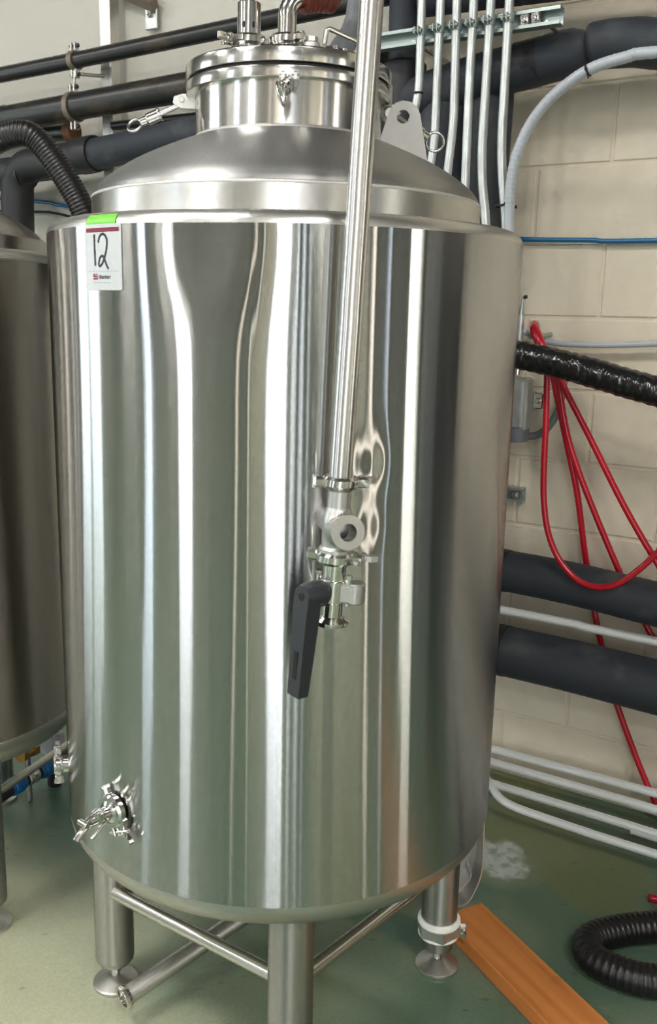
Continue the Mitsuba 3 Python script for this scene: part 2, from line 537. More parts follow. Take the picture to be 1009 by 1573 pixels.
for s, d, where in ((-1.0, 3.3, 'nearest the tank, above its left front'), (-4.8, 3.6, 'above the far left of the tank row'), (-1.4, 6.1, 'behind the camera, on the left'), (-4.8, 6.1, 'in the far left corner'), (3.0, 6.1, 'in the far right corner'), (2.9, 3.4, 'above the right part of the hall')):
    nm = thing('ceiling_lamp', f'white ceiling light panel {where}', 'lamp', 'light panels under the ceiling')
    part(nm, 'housing', wbox(s - 0.75, s + 0.75, d - 0.34, d + 0.34, CEIL - 0.09, CEIL - 0.005, .004), 'white_plastic')
    q = WP([(s - 0.70, d - 0.30, CEIL - 0.094), (s + 0.70, d - 0.30, CEIL - 0.094), (s + 0.70, d + 0.30, CEIL - 0.094), (s - 0.70, d + 0.30, CEIL - 0.094)])
    dm = trimesh.Trimesh(q, [[0, 1, 2], [0, 2, 3]], process=False)
    if dm.face_normals[0][2] > 0:
        dm.invert()
    part(nm, 'diffuser', dm, 'white_plastic', smooth=False, **emit((LAMP, LAMP * 0.97, LAMP * 0.90)))

# dark chiller cabinet farther along the block wall, mirrored in the right flank of the tank
nm = thing('chiller_cabinet', 'tall dark grey chiller cabinet against the block wall, beyond the right edge of the picture', 'cabinet')
part(nm, 'body', wbox(2.3, 4.6, 0.02, 0.62, 0.10, 2.35, .01), 'cabinet_grey')
part(nm, 'plinth', wbox(2.34, 4.56, 0.04, 0.58, 0.0, 0.10, .004), 'plastic_dark')
for a in (2.34, 3.47):
    part(nm, 'door', wbox(a, a + 1.09, 0.62, 0.64, 0.14, 2.31, .006), 'cabinet_grey')

# ------------------------------------------------------------------ main tank
R, ZR, ZK = 0.4264, 1.5627, 0.464
DENTS = [  # theta, z, depth, sigma_theta (rad), sigma_z (m)
    (-0.262, 1.530, 0.0078, 0.105, 0.072),
    (0.292, 1.203, 0.0018, 0.045, 0.036),
    (0.318, 1.202, 0.0007, 0.020, 0.015),
    (0.305, 1.103, 0.0010, 0.028, 0.022),
]


def shell_radius(th, z):
    """Radius of the jacket at angle th (0 = towards -y, growing to +x) and height z, without the shoulder."""
    r = R + 0 * th
    for t0, z0, a, st, sz in DENTS:
        r = r - a * np.exp(-0.5 * ((th - t0) / st) ** 2 - 0.5 * ((z - z0) / sz) ** 2)
    q = np.stack([np.cos(th) * 2.6, np.sin(th) * 2.6, z * 1.3], -1)
    q2 = np.stack([np.cos(th) * 7.0, np.sin(th) * 7.0, z * 1.6 + 5], -1)
    r = r + 0.0016 * (meshkit.noise(q, 3) - 0.5) + 0.0005 * (meshkit.noise(q2, 8) - 0.5)
    q3 = np.stack([th * 46, z * 0.7, 0 * th], -1)
    q4 = np.stack([th * 19 + 7, z * 0.9, 0 * th + 3], -1)
    r = r + 0.000055 * (meshkit.noise(q3, 5) - 0.5) + 0.00016 * (meshkit.noise(q4, 6) - 0.5)
    return r


def around(th, r, z):
    return np.stack([r * np.sin(th), -r * np.cos(th), z], -1)


def grid_mesh(V, closed_u=False):
    """V (nz, nt, 3): rows upward, columns with growing theta; faces outward. Returns mesh with vertices in row order."""
    nz, nt = V.shape[:2]
    i, j = np.meshgrid(np.arange(nz - 1), np.arange(nt - 1), indexing='ij')
    a, b, c, d = i * nt + j, i * nt + j + 1, (i + 1) * nt + j + 1, (i + 1) * nt + j
    f = np.concatenate([np.stack([a, b, c], -1).reshape(-1, 3), np.stack([a, c, d], -1).reshape(-1, 3)])
    return trimesh.Trimesh(V.reshape(-1, 3), f, process=False)


tank = thing('brewing_tank', 'tall stainless steel brewing tank on legs, filling the middle of the picture, with tag 12', 'tank')
th = np.concatenate([np.linspace(-np.pi, -1.25, 90, endpoint=False), np.linspace(-1.25, 1.25, 860, endpoint=False), np.linspace(1.25, np.pi, 91)])
zz = np.linspace(ZK, 1.5427, 200)
TH, ZZ = np.meshgrid(th, zz)
RR = shell_radius(TH, ZZ)
RR[:, -1] = RR[:, 0]
V = around(TH, RR, ZZ)
part(tank, 'jacket', grid_mesh(V), 'steel_sheet', smooth=True, uv=np.stack([TH.ravel(), ZZ.ravel()], -1))
# rolled shoulder on top and the knuckle below, both following the jacket's outline
def band(profile, bsdf, name, segs=th, label=None):
    pr = np.asarray(profile)
    t2, _ = np.meshgrid(segs, np.arange(len(pr)))
    zz2 = np.repeat(pr[:, 1:2], len(segs), 1)
    rr = pr[:, 0:1] + (shell_radius(t2, np.clip(zz2, ZK, 1.5427)) - R) * np.clip((pr[:, 0:1] - 0.37) / (R - 0.37), 0, 1)
    rr[:, -1] = rr[:, 0]
    return part(tank, name, grid_mesh(around(t2, rr, zz2)), bsdf, smooth=True, uv=np.stack([t2.ravel(), zz2.ravel()], -1), label=label)


a = np.linspace(0, np.pi / 2, 9)
band([(R - 0.0225 * (1 - math.cos(x)), 1.5427 + 0.0205 * math.sin(x)) for x in a] + [(0.37, 1.5665), (0.340, 1.5665)], 'steel_rim', 'shoulder')
band([(0.05, 0.395), (0.20, 0.397), (0.36, 0.404)] + [(0.382 + (R - 0.382) * math.sin(x), ZK - 0.052 * math.cos(x) * 1.0) for x in np.linspace(0.15, np.pi / 2, 10)], 'steel_satin', 'bottom')

th2 = np.linspace(-np.pi, np.pi, 181)
def round_band(profile, bsdf, name, label=None, parent=None, c=(0, 0, 0), segs=th2):
    pr = np.asarray(profile, float)
    t2, _ = np.meshgrid(segs, np.arange(len(pr)))
    rr, zz2 = np.repeat(pr[:, 0:1], len(segs), 1), np.repeat(pr[:, 1:2], len(segs), 1)
    V = around(t2, rr, zz2) + np.asarray(c)
    return part(parent or tank, name, grid_mesh(V), bsdf, smooth=True, uv=np.stack([t2.ravel(), np.cumsum(np.r_[0, np.linalg.norm(np.diff(pr, axis=0), axis=1)])[:, None].repeat(len(segs), 1).ravel()], -1), label=label)


DOME = spline([(0.3475, 1.610), (0.342, 1.622), (0.326, 1.639), (0.281, 1.669), (0.224, 1.696), (0.168, 1.718), (0.150, 1.724)], 6)
round_band([(0.349, 1.560), (0.349, 1.6065)], 'steel_ring', 'head_skirt')
round_band([(0.349, 1.6065), (0.3500, 1.6085), (0.3490, 1.6110), (0.3470, 1.6118)], 'weld', 'weld_bead')
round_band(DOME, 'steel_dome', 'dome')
# manway neck, flange and lid
round_band([(0.166, 1.712), (0.166, 1.792)], 'steel_polished', 'manway_neck')
round_band([(0.171, 1.716), (0.169, 1.7205), (0.166, 1.722)], 'weld', 'weld_bead')
round_band([(0.160, 1.7895), (0.1795, 1.7895), (0.182, 1.7915), (0.182, 1.8065), (0.1805, 1.8080), (0.160, 1.8080)], 'steel_polished', 'manway_flange')
round_band([(0.160, 1.8080), (0.1772, 1.8080), (0.1772, 1.8125), (0.160, 1.8125)], 'rubber_matt', 'gasket', label='black lid gasket')
lid = round_band([(0.160, 1.8125), (0.1800, 1.8125), (0.182, 1.8145), (0.182, 1.8345), (0.1795, 1.8370), (0.10, 1.8385), (0.0, 1.8385)], 'steel_polished', 'lid')

# legs
PHI, RL = 0.0569, 0.352
LEG = {'front': PHI - math.pi / 2, 'left': PHI + math.pi, 'right': PHI, 'back': PHI + math.pi / 2}
def foot(P, parent):
    M = np.eye(4)
    M[:2, 3] = P
    pad = lathe([(0.0, 0.0), (0.046, 0.0), (0.048, 0.002), (0.048, 0.007), (0.044, 0.011), (0.026, 0.017), (0.017, 0.026), (0.0, 0.027)], 40)
    k = part(parent, 'foot_pad', put(pad, M), 'steel_satin')
    return k, M


for nm, a in LEG.items():
    P = np.array([RL * math.cos(a), RL * math.sin(a)])
    M = np.eye(4)
    M[:2, 3] = P
    if nm == 'right':
        prof = [(0.0, 0.050), (0.030, 0.050), (0.033, 0.053), (0.0370, 0.082), (0.0395, 0.094), (0.0395, 0.44)]
    else:
        prof = [(0.0, 0.052), (0.026, 0.053), (0.035, 0.057), (0.0395, 0.064), (0.0405, 0.072), (0.0405, 0.44)]
    lg = round_band(prof, 'steel_leg', 'leg', c=(P[0], P[1], 0), segs=np.linspace(-np.pi, np.pi, 61))
    part(lg, 'stem', put(cat(cyl(0.009, 0.02, 0.06, 24), hexnut(0.021, 0.030, 0.039), hexnut(0.019, 0.042, 0.050)) if nm != 'right' else cyl(0.009, 0.012, 0.055, 24), M), 'steel_tube')
    part(lg, 'foot_pad', put(lathe([(0.0, 0.0), (0.046, 0.0), (0.048, 0.002), (0.048, 0.007), (0.044, 0.010), (0.030, 0.014), (0.016, 0.022), (0.0, 0.023)], 40), M), 'steel_satin')
    if nm == 'right':
        # split coupling: two white gasket rings, a hexagonal band and its bolt
        part(lg, 'gasket_ring', put(lathe([(0.036, 0.112), (0.0455, 0.112), (0.0475, 0.116), (0.0465, 0.122), (0.042, 0.126), (0.036, 0.126)], 48), M), 'white_plastic', label='white gasket ring')
        part(lg, 'gasket_ring', put(lathe([(0.036, 0.083), (0.0445, 0.083), (0.0455, 0.0855), (0.0445, 0.088), (0.036, 0.088)], 48), M), 'white_plastic', label='white gasket ring')
        part(lg, 'coupling_band', put(put(hexnut(0.0850, 0.0875, 0.1125), trimesh.transformations.rotation_matrix(0.55, [0, 0, 1])), M), 'steel_cast', smooth=False)
        bt = cat(put(rbox(0.022, 0.016, 0.020, .003), trimesh.transformations.translation_matrix([0.050, 0.0, 0.100])),
                 put(cyl(0.005, -0.016, 0.016, 16), frame((0.056, -0.002, 0.100), (0, 1, 0.1))), put(hexnut(0.012, -0.019, -0.011), frame((0.056, -0.002, 0.100), (0, 1, 0.1))))
        part(lg, 'band_bolt', put(put(bt, trimesh.transformations.rotation_matrix(-0.25, [0, 0, 1])), M), 'steel_tube')

# cross braces between the legs and the drain line under the tank
def brace(a, b, r=0.0135):
    a, b = np.asarray(a, float), np.asarray(b, float)
    return tube([a, a + (b - a) * .5, b], r, 24)


part(tank, 'brace', brace((-0.338, -0.066, 0.247), (-0.005, -0.345, 0.272)), 'steel_tube')
part(tank, 'brace', brace((0.050, -0.350, 0.283), (0.335, -0.020, 0.262)), 'steel_tube')
part(tank, 'brace', brace((0.335, 0.060, 0.255), (0.02, 0.330, 0.262)), 'steel_tube')
part(tank, 'brace', brace((-0.345, 0.030, 0.255), (-0.06, 0.325, 0.262)), 'steel_tube')
dp = round_path([(-0.305, -0.140, 0.066), (-0.125, 0.005, 0.105), (0.0, 0.105, 0.128), (0.0, 0.105, 0.40)], 0.06)
dr_ = part(tank, 'drain_pipe', tube(dp, 0.0190, 28), 'steel_satin')
zd = dp[0] - dp[1]
fer = lathe([(0.0150, 0.0), (0.0205, 0.0), (0.0240, 0.006), (0.0255, 0.008), (0.0255, 0.0135), (0.0245, 0.0145), (0.0175, 0.0145), (0.0172, 0.004), (0.0, 0.003)], 40)
part(dr_, 'ferrule', put(fer, frame(dp[0] - zd / np.linalg.norm(zd) * 0.002, zd)), 'steel_polished')

# sheet metal guard hanging behind the right leg
gp = round_path([(0.455, 0.0, 0.47), (0.464, 0.0, 0.165), (0.432, 0.0, 0.088), (0.385, 0.0, 0.086)], 0.045, 8)
gu = part(tank, 'guard_bracket', prism(sg.Polygon([(x, z) for x, _, z in gp] + [(0.385, 0.47)]), 0.003).apply_transform(np.array([[1, 0, 0, 0], [0, 0, -1, 0.170], [0, 1, 0, 0], [0, 0, 0, 1.0]])), 'steel_satin', smooth=False)
def strip(path, y0, y1, t=0.003):
    """A bent flat bar following a path in the x-z plane, between y0 and y1."""
    p = np.asarray(path)[:, [0, 2]]
    g = sg.LineString(p).buffer(t / 2, cap_style=2)
    return prism(g, y1 - y0).apply_transform(np.array([[1, 0, 0, 0], [0, 0, -1, y1], [0, 1, 0, 0], [0, 0, 0, 1.0]]))


part(gu, 'flange', strip(gp, 0.105, 0.167), 'steel_satin', smooth=25)
part(gu, 'tie_plate', strip(np.array([(0.405, 0, 0.105), (0.437, 0, 0.150), (0.440, 0, 0.165)]), 0.115, 0.166, 0.003), 'steel_satin', smooth=False)

# lifting lug on the right of the dome
lug = sg.Polygon([(0.160, 1.715), (0.252, 1.690), (0.2355, 1.772), (0.229, 1.785), (0.218, 1.7925), (0.203, 1.7945), (0.190, 1.790), (0.181, 1.779)])
hole = sg.Point(0.2050, 1.7675).buffer(0.0115)
lm = prism(lug.difference(hole), 0.008)
lm.apply_transform(np.array([[1, 0, 0, 0], [0, 0, -1, 0.004], [0, 1, 0, 0], [0, 0, 0, 1.0]]))
lm.apply_transform(trimesh.transformations.rotation_matrix(-0.05, [0, 0, 1]))
part(tank, 'lifting_lug', lm, 'steel_plate', smooth=25)

# swing bolts that close the lid: bracket on the neck, rod, eye nut with ring
def swing_bolt(theta, droop, twist=0.0, rr=0.0165, rn=(0.8, 0.25, 0.2)):
    """theta: 0 = front, + = right; the rod leaves outward and down by the angle droop."""
    o = np.array([math.sin(theta), -math.cos(theta), 0.0])
    sd = np.array([math.cos(theta), math.sin(theta), 0.0])
    base = o * 0.170 + np.array([0, 0, 1.783])
    M = frame(base, o, (0, 0, 1))                       # x up, y sideways, z outward
    ear = sg.Polygon([(-0.012, -0.004), (0.012, -0.004), (0.013, 0.018), (0.008, 0.034), (-0.003, 0.036), (-0.011, 0.022)])
    e1 = prism(ear, 0.005)
    # ear polygon (x up, y outward) -> local (x, side, z)
    A = np.array([[1, 0, 0, 0], [0, 0, 1, 0], [0, 1, 0, 0], [0, 0, 0, 1.0]])
    ears = []
    for q in (-0.0125, 0.0075):
        m = e1.copy()
        m.apply_transform(A)
        m.invert() if m.volume < 0 else None
        m.apply_translation([0, q, 0])
        ears.append(put(m, M))
    k = part(tank, 'swing_bolt', cat(*ears, put(cyl(0.005, -0.016, 0.016, 16), frame(base + o * 0.020 + np.array([0, 0, 0.003]), sd))), 'steel_cast', smooth=25)
    p0 = base + o * 0.018
    d = o * math.cos(droop) - np.array([0, 0, math.sin(droop)]) + sd * math.sin(twist)
    d /= np.linalg.norm(d)
    part(k, 'rod', cat(tube([p0, p0 + d * 0.04, p0 + d * 0.085], 0.0050, 16), put(cyl(0.0085, -0.002, 0.008, 20), frame(p0, d))), 'steel_tube')
    N = frame(p0 + d * 0.047, d, sd)
    part(k, 'nut', put(cat(cyl(0.0105, 0, 0.026, 28, .002), cyl(0.0125, -0.001, 0.003, 28, .001), cyl(0.0078, 0.026, 0.038, 24)), N), 'steel_polished')
    part(k, 'ring', put(torus(rr, 0.0024), frame(p0 + d * (0.0845 + rr), sd * rn[0] + o * rn[1] + np.array([0, 0, rn[2]]), d)), 'steel_polished')
    return k


swing_bolt(0.0, 0.42, -0.12)
swing_bolt(-math.pi / 2 - 0.04, 0.42, 0.0, 0.0130, (0.80, 0.3, 0.50))
swing_bolt(math.pi / 2 + 0.19, 0.46)
swing_bolt(math.pi - 0.02, 0.42)

# lid fittings ------------------------------------------------------------
ZL = 1.8385
def ferrule_clamp(parent, M, r=0.0255, wing=0.6, name='clamp'):
    """A clamp ring about local z at z = 0 with hinge, bolt and wing nut."""
    ring = lathe([(r - 0.006, -0.0085), (r + 0.001, -0.0085), (r + 0.0045, -0.0045), (r + 0.0045, 0.0045), (r + 0.001, 0.0085), (r - 0.006, 0.0085)], 44)
    hinge = cat(put(rbox(0.018, 0.018, 0.016, .004), trimesh.transformations.translation_matrix([-(r + 0.010), 0, 0])), put(cyl(0.0042, -0.009, 0.009, 16), trimesh.transformations.translation_matrix([-(r + 0.015), 0, 0])))
    ear = cat(*[put(rbox(0.016, 0.005, 0.013, .0015), trimesh.transformations.translation_matrix([r + 0.010, q, 0])) for q in (-0.006, 0.006)])
    R0 = trimesh.transformations.rotation_matrix(wing, [0, 0, 1])
    k = part(parent, name, put(cat(ring, hinge, ear), M @ R0), 'steel_polished', smooth=30)
    N = R0 @ frame((r + 0.0125, 0, 0), (0, 1, 0), (0, 0, 1))
    wings = cat(*[hull([(x, q * y, z) for x in (-0.0042, 0.0042) for y, z in ((0.003, 0.009), (0.003, 0.019), (0.012, 0.026), (0.019, 0.029), (0.023, 0.025), (0.022, 0.018), (0.014, 0.011))]) for q in (-1, 1)])
    return k, (cat(cyl(0.0035, -0.022, 0.030, 14), cyl(0.0075, 0.008, 0.020, 20), wings), M @ N)


def at(x, y, z):
    M = np.eye(4)
    M[:3, 3] = (x, y, z)
    return M


SB = (-0.068, -0.09)
stub = part(tank, 'vent_stub', put(lathe([(0.0195, 0.0), (0.0195, 0.014), (0.0255, 0.017), (0.0255, 0.027), (0.0195, 0.030), (0.0195, 0.0815), (0.0185, 0.083), (0.0165, 0.083), (0.0165, 0.03), (0.0, 0.03)], 44), at(*SB, ZL)), 'steel_polished')
for ang in (-2.0, -1.15, 0.6, 2.6):
    d = np.array([math.cos(ang), math.sin(ang), 0])
    part(stub, 'slot', put(rbox(0.0055, 0.004, 0.010, .0015), frame(np.array([*SB, ZL + 0.046]) + d * 0.0186, [0, 0, 1], np.array([-d[1], d[0], 0]))), 'plastic_dark', label='dark vent hole')
k, (wm, WM) = ferrule_clamp(tank, at(*SB, ZL + 0.0225), 0.0265, 3.5)
part(k, 'wing_nut', put(wm, WM), 'steel_polished', smooth=25)

ep = round_path([(-0.0045, -0.10, ZL), (-0.0045, -0.10, ZL + 0.086), (0.045, -0.078, ZL + 0.104)], 0.034, 10)
elb = part(tank, 'elbow_pipe', tube(ep, 0.0155, 28), 'steel_polished')
part(elb, 'ferrule', put(lathe([(0.016, 0.0), (0.025, 0.0), (0.0262, 0.003), (0.0262, 0.0075), (0.019, 0.012), (0.016, 0.016)], 40), at(-0.0045, -0.10, ZL + 0.016)), 'steel_polished')
k, (wm, WM) = ferrule_clamp(tank, at(-0.0045, -0.10, ZL + 0.023), 0.0258, 2.2)
part(k, 'wing_nut', put(wm, WM), 'steel_polished', smooth=25)
# bar handle on the lid
hp = round_path([(0.054, -0.10, ZL - 0.001), (0.062, -0.10, ZL + 0.047), (0.122, -0.085, ZL + 0.029), (0.124, -0.085, ZL - 0.001)], 0.009, 6)
part(tank, 'lid_handle', tube(hp, 0.0042, 18), 'steel_tube')
part(tank, 'port_plug', put(cat(cyl(0.014, 0, 0.016, 32, .002), hexnut(0.018, 0.016, 0.024)), at(0.036, -0.128, ZL)), 'steel_cast')
# rear fitting with clamp that the grey hose comes out of
part(tank, 'rear_port', put(lathe([(0.0, 0), (0.031, 0), (0.031, 0.012), (0.024, 0.018), (0.024, 0.030), (0.0, 0.030)], 40), at(0.088, -0.01, ZL)), 'steel_polished')
k, (wm, WM) = ferrule_clamp(tank, at(0.088, -0.01, ZL + 0.018), 0.030, 4.2)
part(k, 'wing_nut', put(wm, WM), 'steel_polished', smooth=25)
for x, y in ((0.055, -0.135), (0.075, -0.128), (0.112, -0.122), (0.092, -0.112)):
    part(tank, 'lid_bolt', put(cat(hexnut(0.011, 0, 0.007), cyl(0.0035, 0.007, 0.013, 12)), at(x, y, ZL)), 'steel_polished', smooth=25)
# hinge block of the lid at the right
part(tank, 'lid_hinge', cat(put(rbox(0.018, 0.030, 0.042, .004), at(0.177, 0.02, 1.806)), put(cyl(0.010, -0.020, 0.020, 24), frame((0.182, 0.02, 1.776), (0, 1, 0)))), 'steel_cast')

# riser pipe in front of the jacket with valve at its foot ---------------------------
def axis_at(z):
    return np.array([0.078 + (z - 1.19) * 0.040, -0.500, z])


rp = [axis_at(1.196), axis_at(1.5), axis_at(1.9), axis_at(2.25)]
top = axis_at(2.36)
rp = round_path(rp + [top, top + np.array([-0.02, 0.25, 0.06])], 0.09, 8)
part(tank, 'riser_pipe', tube(rp, 0.0158, 32), 'steel_tube')
ax = axis_at(1.3) - axis_at(1.0)
FZ = lambda z, x=(1, 0, 0): frame(axis_at(z), ax, x)
spool = lathe([(0.0165, 0.060), (0.0165, 0.0915), (0.0195, 0.0960), (0.0245, 0.0990), (0.0245, 0.1040), (0.0245, 0.1085), (0.0165, 0.1130)], 40)
part(tank, 'riser_spool', put(spool, FZ(1.086)), 'steel_satin')
k, (wm, WM) = ferrule_clamp(tank, FZ(1.190), 0.0215, 0.15)
part(k, 'wing_nut', put(wm, WM), 'steel_cast', smooth=25)
# tee body with its open sampling bore
def solid(m):
    m = m.copy()
    m.merge_vertices()
    m.update_faces(m.nondegenerate_faces())
    return m3.Manifold(m3.Mesh(np.asarray(m.vertices, np.float32), np.asarray(m.faces, np.uint32)))


bd = np.array([0.30, -0.95, 0.10])
MB = np.linalg.inv(FZ(1.122)) @ frame(axis_at(1.122), bd)
body = solid(lathe([(0, -0.035), (0.0245, -0.035), (0.0245, -0.028), (0.0215, -0.024), (0.0215, 0.012), (0.0205, 0.022), (0.0165, 0.032), (0.0160, 0.040), (0, 0.040)], 40))
body += solid(put(lathe([(0, 0.0), (0.0215, 0.0), (0.0215, 0.036), (0.0245, 0.038), (0.0250, 0.0405), (0.0245, 0.043), (0, 0.043)], 48), MB))
body -= solid(put(cyl(0.0124, -0.005, 0.06, 40, 0.0), MB))
body -= solid(cyl(0.0175, -0.026, 0.018, 40, 0.004))
bm_ = body.to_mesh()
tee = part(tank, 'tee_body', put(trimesh.Trimesh(bm_.vert_properties[:, :3], bm_.tri_verts), FZ(1.122)), 'steel_satin', smooth=35)
part(tee, 'tank_stub', tube([axis_at(1.122), axis_at(1.122) + np.array([-0.010, 0.050, 0]), axis_at(1.122) + np.array([-0.018, 0.090, 0])], 0.0165, 24), 'steel_satin')
k, (wm, WM) = ferrule_clamp(tank, FZ(1.081), 0.0235, -0.35)
part(k, 'wing_nut', put(wm, WM), 'steel_cast', smooth=25)
# butterfly valve
bv = part(tank, 'butterfly_valve', put(cat(lathe([(0.0165, 0.0), (0.0165, 0.032), (0.0, 0.032)], 32).apply_translation([0, 0, 0.014]),
                                          lathe([(0.0, -0.018), (0.0185, -0.018), (0.0195, -0.0165), (0.0195, 0.0145), (0.0185, 0.016), (0.0, 0.016)], 40),
                                          lathe([(0.0, -0.052), (0.0150, -0.052), (0.0150, -0.018), (0.0, -0.018)], 32)), FZ(1.033)), 'steel_polished', smooth=30)
part(bv, 'body_flange', put(cat(put(rbox(0.040, 0.030, 0.030, .004), at(0.014, 0, 0)), put(cyl(0.015, -0.015, 0.0155, 28, .002), at(0.031, 0.0, 0))), FZ(1.031, (0.9, -0.2, 0))), 'steel_satin')
part(bv, 'outlet_ferrule', put(lathe([(0.013, -0.006), (0.024, -0.006), (0.0248, -0.004), (0.0248, 0.0), (0.018, 0.004), (0.015, 0.007)], 40), FZ(0.987)), 'steel_polished')
for q in ((0.020, -0.012), (-0.021, 0.010)):
    part(bv, 'bolt', put(cat(cyl(0.0045, -0.022, 0.022, 14), hexnut(0.010, 0.018, 0.024)), FZ(1.034) @ at(q[0], q[1], 0)), 'steel_polished', smooth=25)
# lever: a hub on the valve stem and a flat arm hanging down
sdv = np.array([-0.80, -0.60, 0.02])
sdv /= np.linalg.norm(sdv)
hub0 = axis_at(1.031)
Mh = frame(hub0, sdv, (0, 0, 1))
part(bv, 'stem', put(cyl(0.0065, 0.010, 0.040, 20), Mh), 'steel_polished')
def lever():
    # local: z along the stem (outward), x up; arm goes down (-x)
    hubm = lathe([(0.0, 0.018), (0.0165, 0.018), (0.0195, 0.024), (0.0180, 0.050), (0.0160, 0.058), (0.0, 0.058)], 36)
    def ringpts(x, hw, z0, z1, y0=0.0):
        return [(x, y0 + q * hw, z) for q in (-1, 1) for z in (z0, z1)] + [(x, y0 + q * hw * 0.7, z0 - 0.002) for q in (-1, 1)]
    secs = [(0.0, 0.0165, 0.034, 0.0585), (-0.045, 0.0150, 0.036, 0.060), (-0.10, 0.0140, 0.040, 0.061), (-0.150, 0.0130, 0.044, 0.062)]
    ms = [hull(ringpts(*a_) + ringpts(*b_)) for a_, b_ in zip(secs[:-1], secs[1:])]
    return cat(hubm, *ms)


LT = trimesh.transformations.rotation_matrix(-0.055, [0, 0, 1])
lv = part(bv, 'lever', put(lever(), Mh @ LT), 'plastic_black', smooth=35, label='black plastic lever')
part(tank, 'lever_slot', put(rbox(0.044, 0.0095, 0.004, .001), Mh @ LT @ at(-0.102, 0, 0.0603)), 'plastic_dark', label='dark grip slot on the black lever')
part(tank, 'lever_screw', put(cyl(0.0062, 0.0575, 0.0592, 24, .0004), Mh @ LT), 'plastic_dark', label='dark screw at the lever hub')

# sample valve low on the left flank ----------------------------------------------
def flank(theta, z, r=R):
    o = np.array([math.sin(theta), -math.cos(theta), 0.0])
    return o * r + np.array([0, 0, z]), o


P, o = flank(math.radians(-41.0), 0.586, R - 0.004)
sd = np.array([-o[1], o[0], 0.0])
sv = part(tank, 'sample_valve', put(lathe([(0.0, 0.0), (0.0175, 0.0), (0.0175, 0.006), (0.0245, 0.009), (0.0245, 0.014), (0.0245, 0.020), (0.018, 0.023), (0.0125, 0.026), (0.0120, 0.036), (0.0, 0.036)], 40), frame(P, o)), 'steel_polished')
k, (wm, WM) = ferrule_clamp(sv, frame(P + o * 0.0145, o, (0, 0, 1)), 0.0255, math.pi + 0.42)
part(tank, 'wing_nut', put(wm, WM), 'steel_polished', smooth=25)
B = P + o * 0.036
part(sv, 'body', cat(tube([B - o * 0.004, B + o * 0.014, B + o * 0.028], 0.0095, 24), put(cyl(0.0115, -0.012, 0.012, 28), frame(B + o * 0.008, (0, 0, 1)))), 'steel_polished')
sp = spline([B + o * 0.010 - np.array([0, 0, .002]), B + o * 0.026 + np.array([0, 0, -0.006]), B + o * 0.042 + np.array([0, 0, -0.012]), B + o * 0.054 + np.array([0, 0, -0.022])], 8)
part(sv, 'spout', tube(sp, 0.0060, 20), 'steel_polished')
part(sv, 'lever', cat(tube([B + o * 0.006 + np.array([0, 0, 0.013]), B + o * 0.022 + sd * 0.004 + np.array([0, 0, 0.012]), B + o * 0.038 + sd * 0.004 + np.array([0, 0, 0.004])], 0.0036, 14),
                      tube([B + sd * 0.010 + np.array([0, 0, -0.006]), B + o * 0.016 + sd * 0.012 + np.array([0, 0, -0.014]), B + o * 0.032 + sd * 0.012 + np.array([0, 0, -0.024])], 0.0034, 14),
                      put(cyl(0.0052, -0.011, 0.011, 16), frame(B + o * 0.038 + np.array([0, 0, 0.002]), sd))), 'steel_polished')
# capped port on the far left edge of the jacket
P, o = flank(math.radians(-75.0), 0.560, R - 0.004)
cp = part(tank, 'capped_port', put(lathe([(0.0, 0.0), (0.0165, 0.0), (0.0165, 0.016), (0.023, 0.019), (0.023, 0.0245), (0.0, 0.0245)], 36), frame(P, o)), 'steel_polished')
k, (wm, WM) = ferrule_clamp(cp, frame(P + o * 0.022, o, (0, 0, 1)), 0.0165, 0.3)
part(tank, 'wing_nut', put(wm, WM), 'steel_polished', smooth=25)

# ------------------------------------------------------------------ tag 12 and the green tape on the jacket
def bend(m, theta0, z0, r=R):
    """Wraps a flat mesh (x right, y up, z outward) on the jacket."""
    m = m.copy()
    v = np.array(m.vertices)
    t = theta0 + v[:, 0] / r
    zz = z0 + v[:, 1]
    rr = shell_radius(t, np.minimum(zz, 1.5427))
    over = np.clip((zz - 1.5427) / 0.0205, 0, 1)
    rr = rr - 0.0225 * (1 - np.sqrt(1 - over ** 2)) + v[:, 2]
    m.vertices = around(t, rr, zz)
    return m


def sheet(poly, z0, z1, n=0.004):
    """A thin plate of a shapely polygon, cut in strips so that it can bend."""
    x0, _, x1, _ = poly.bounds
    out = []
    for i in range(int(math.ceil((x1 - x0) / n))):
        g = poly.intersection(sg.box(x0 + i * n, -9, min(x0 + (i + 1) * n, x1), 9))
        for q in getattr(g, 'geoms', [g]):
            if q.geom_type == 'Polygon' and q.area > 1e-10:
                out.append(trimesh.creation.extrude_polygon(q, z1 - z0, engine='earcut').apply_translation([0, 0, z0]))
    return cat(*out)


TT, TZ = math.radians(-40.35), 1.4955
tw, thh = 0.0830, 0.0960
tag = thing('number_tag', 'white card tag with handwritten 12 and a dark red bar on the tank', 'tag')
card = sg.box(-tw / 2, -thh / 2, tw / 2, thh / 2).buffer(-0.003).buffer(0.003)
lean = lambda g: __import__('shapely').affinity.skew(g, 0, 1.0)
def tagpart(nm_, poly, z, bs, label=None):
    part(tag, nm_, bend(sheet(poly, z, z + 0.0004), TT, TZ), bs, smooth=False, label=label)


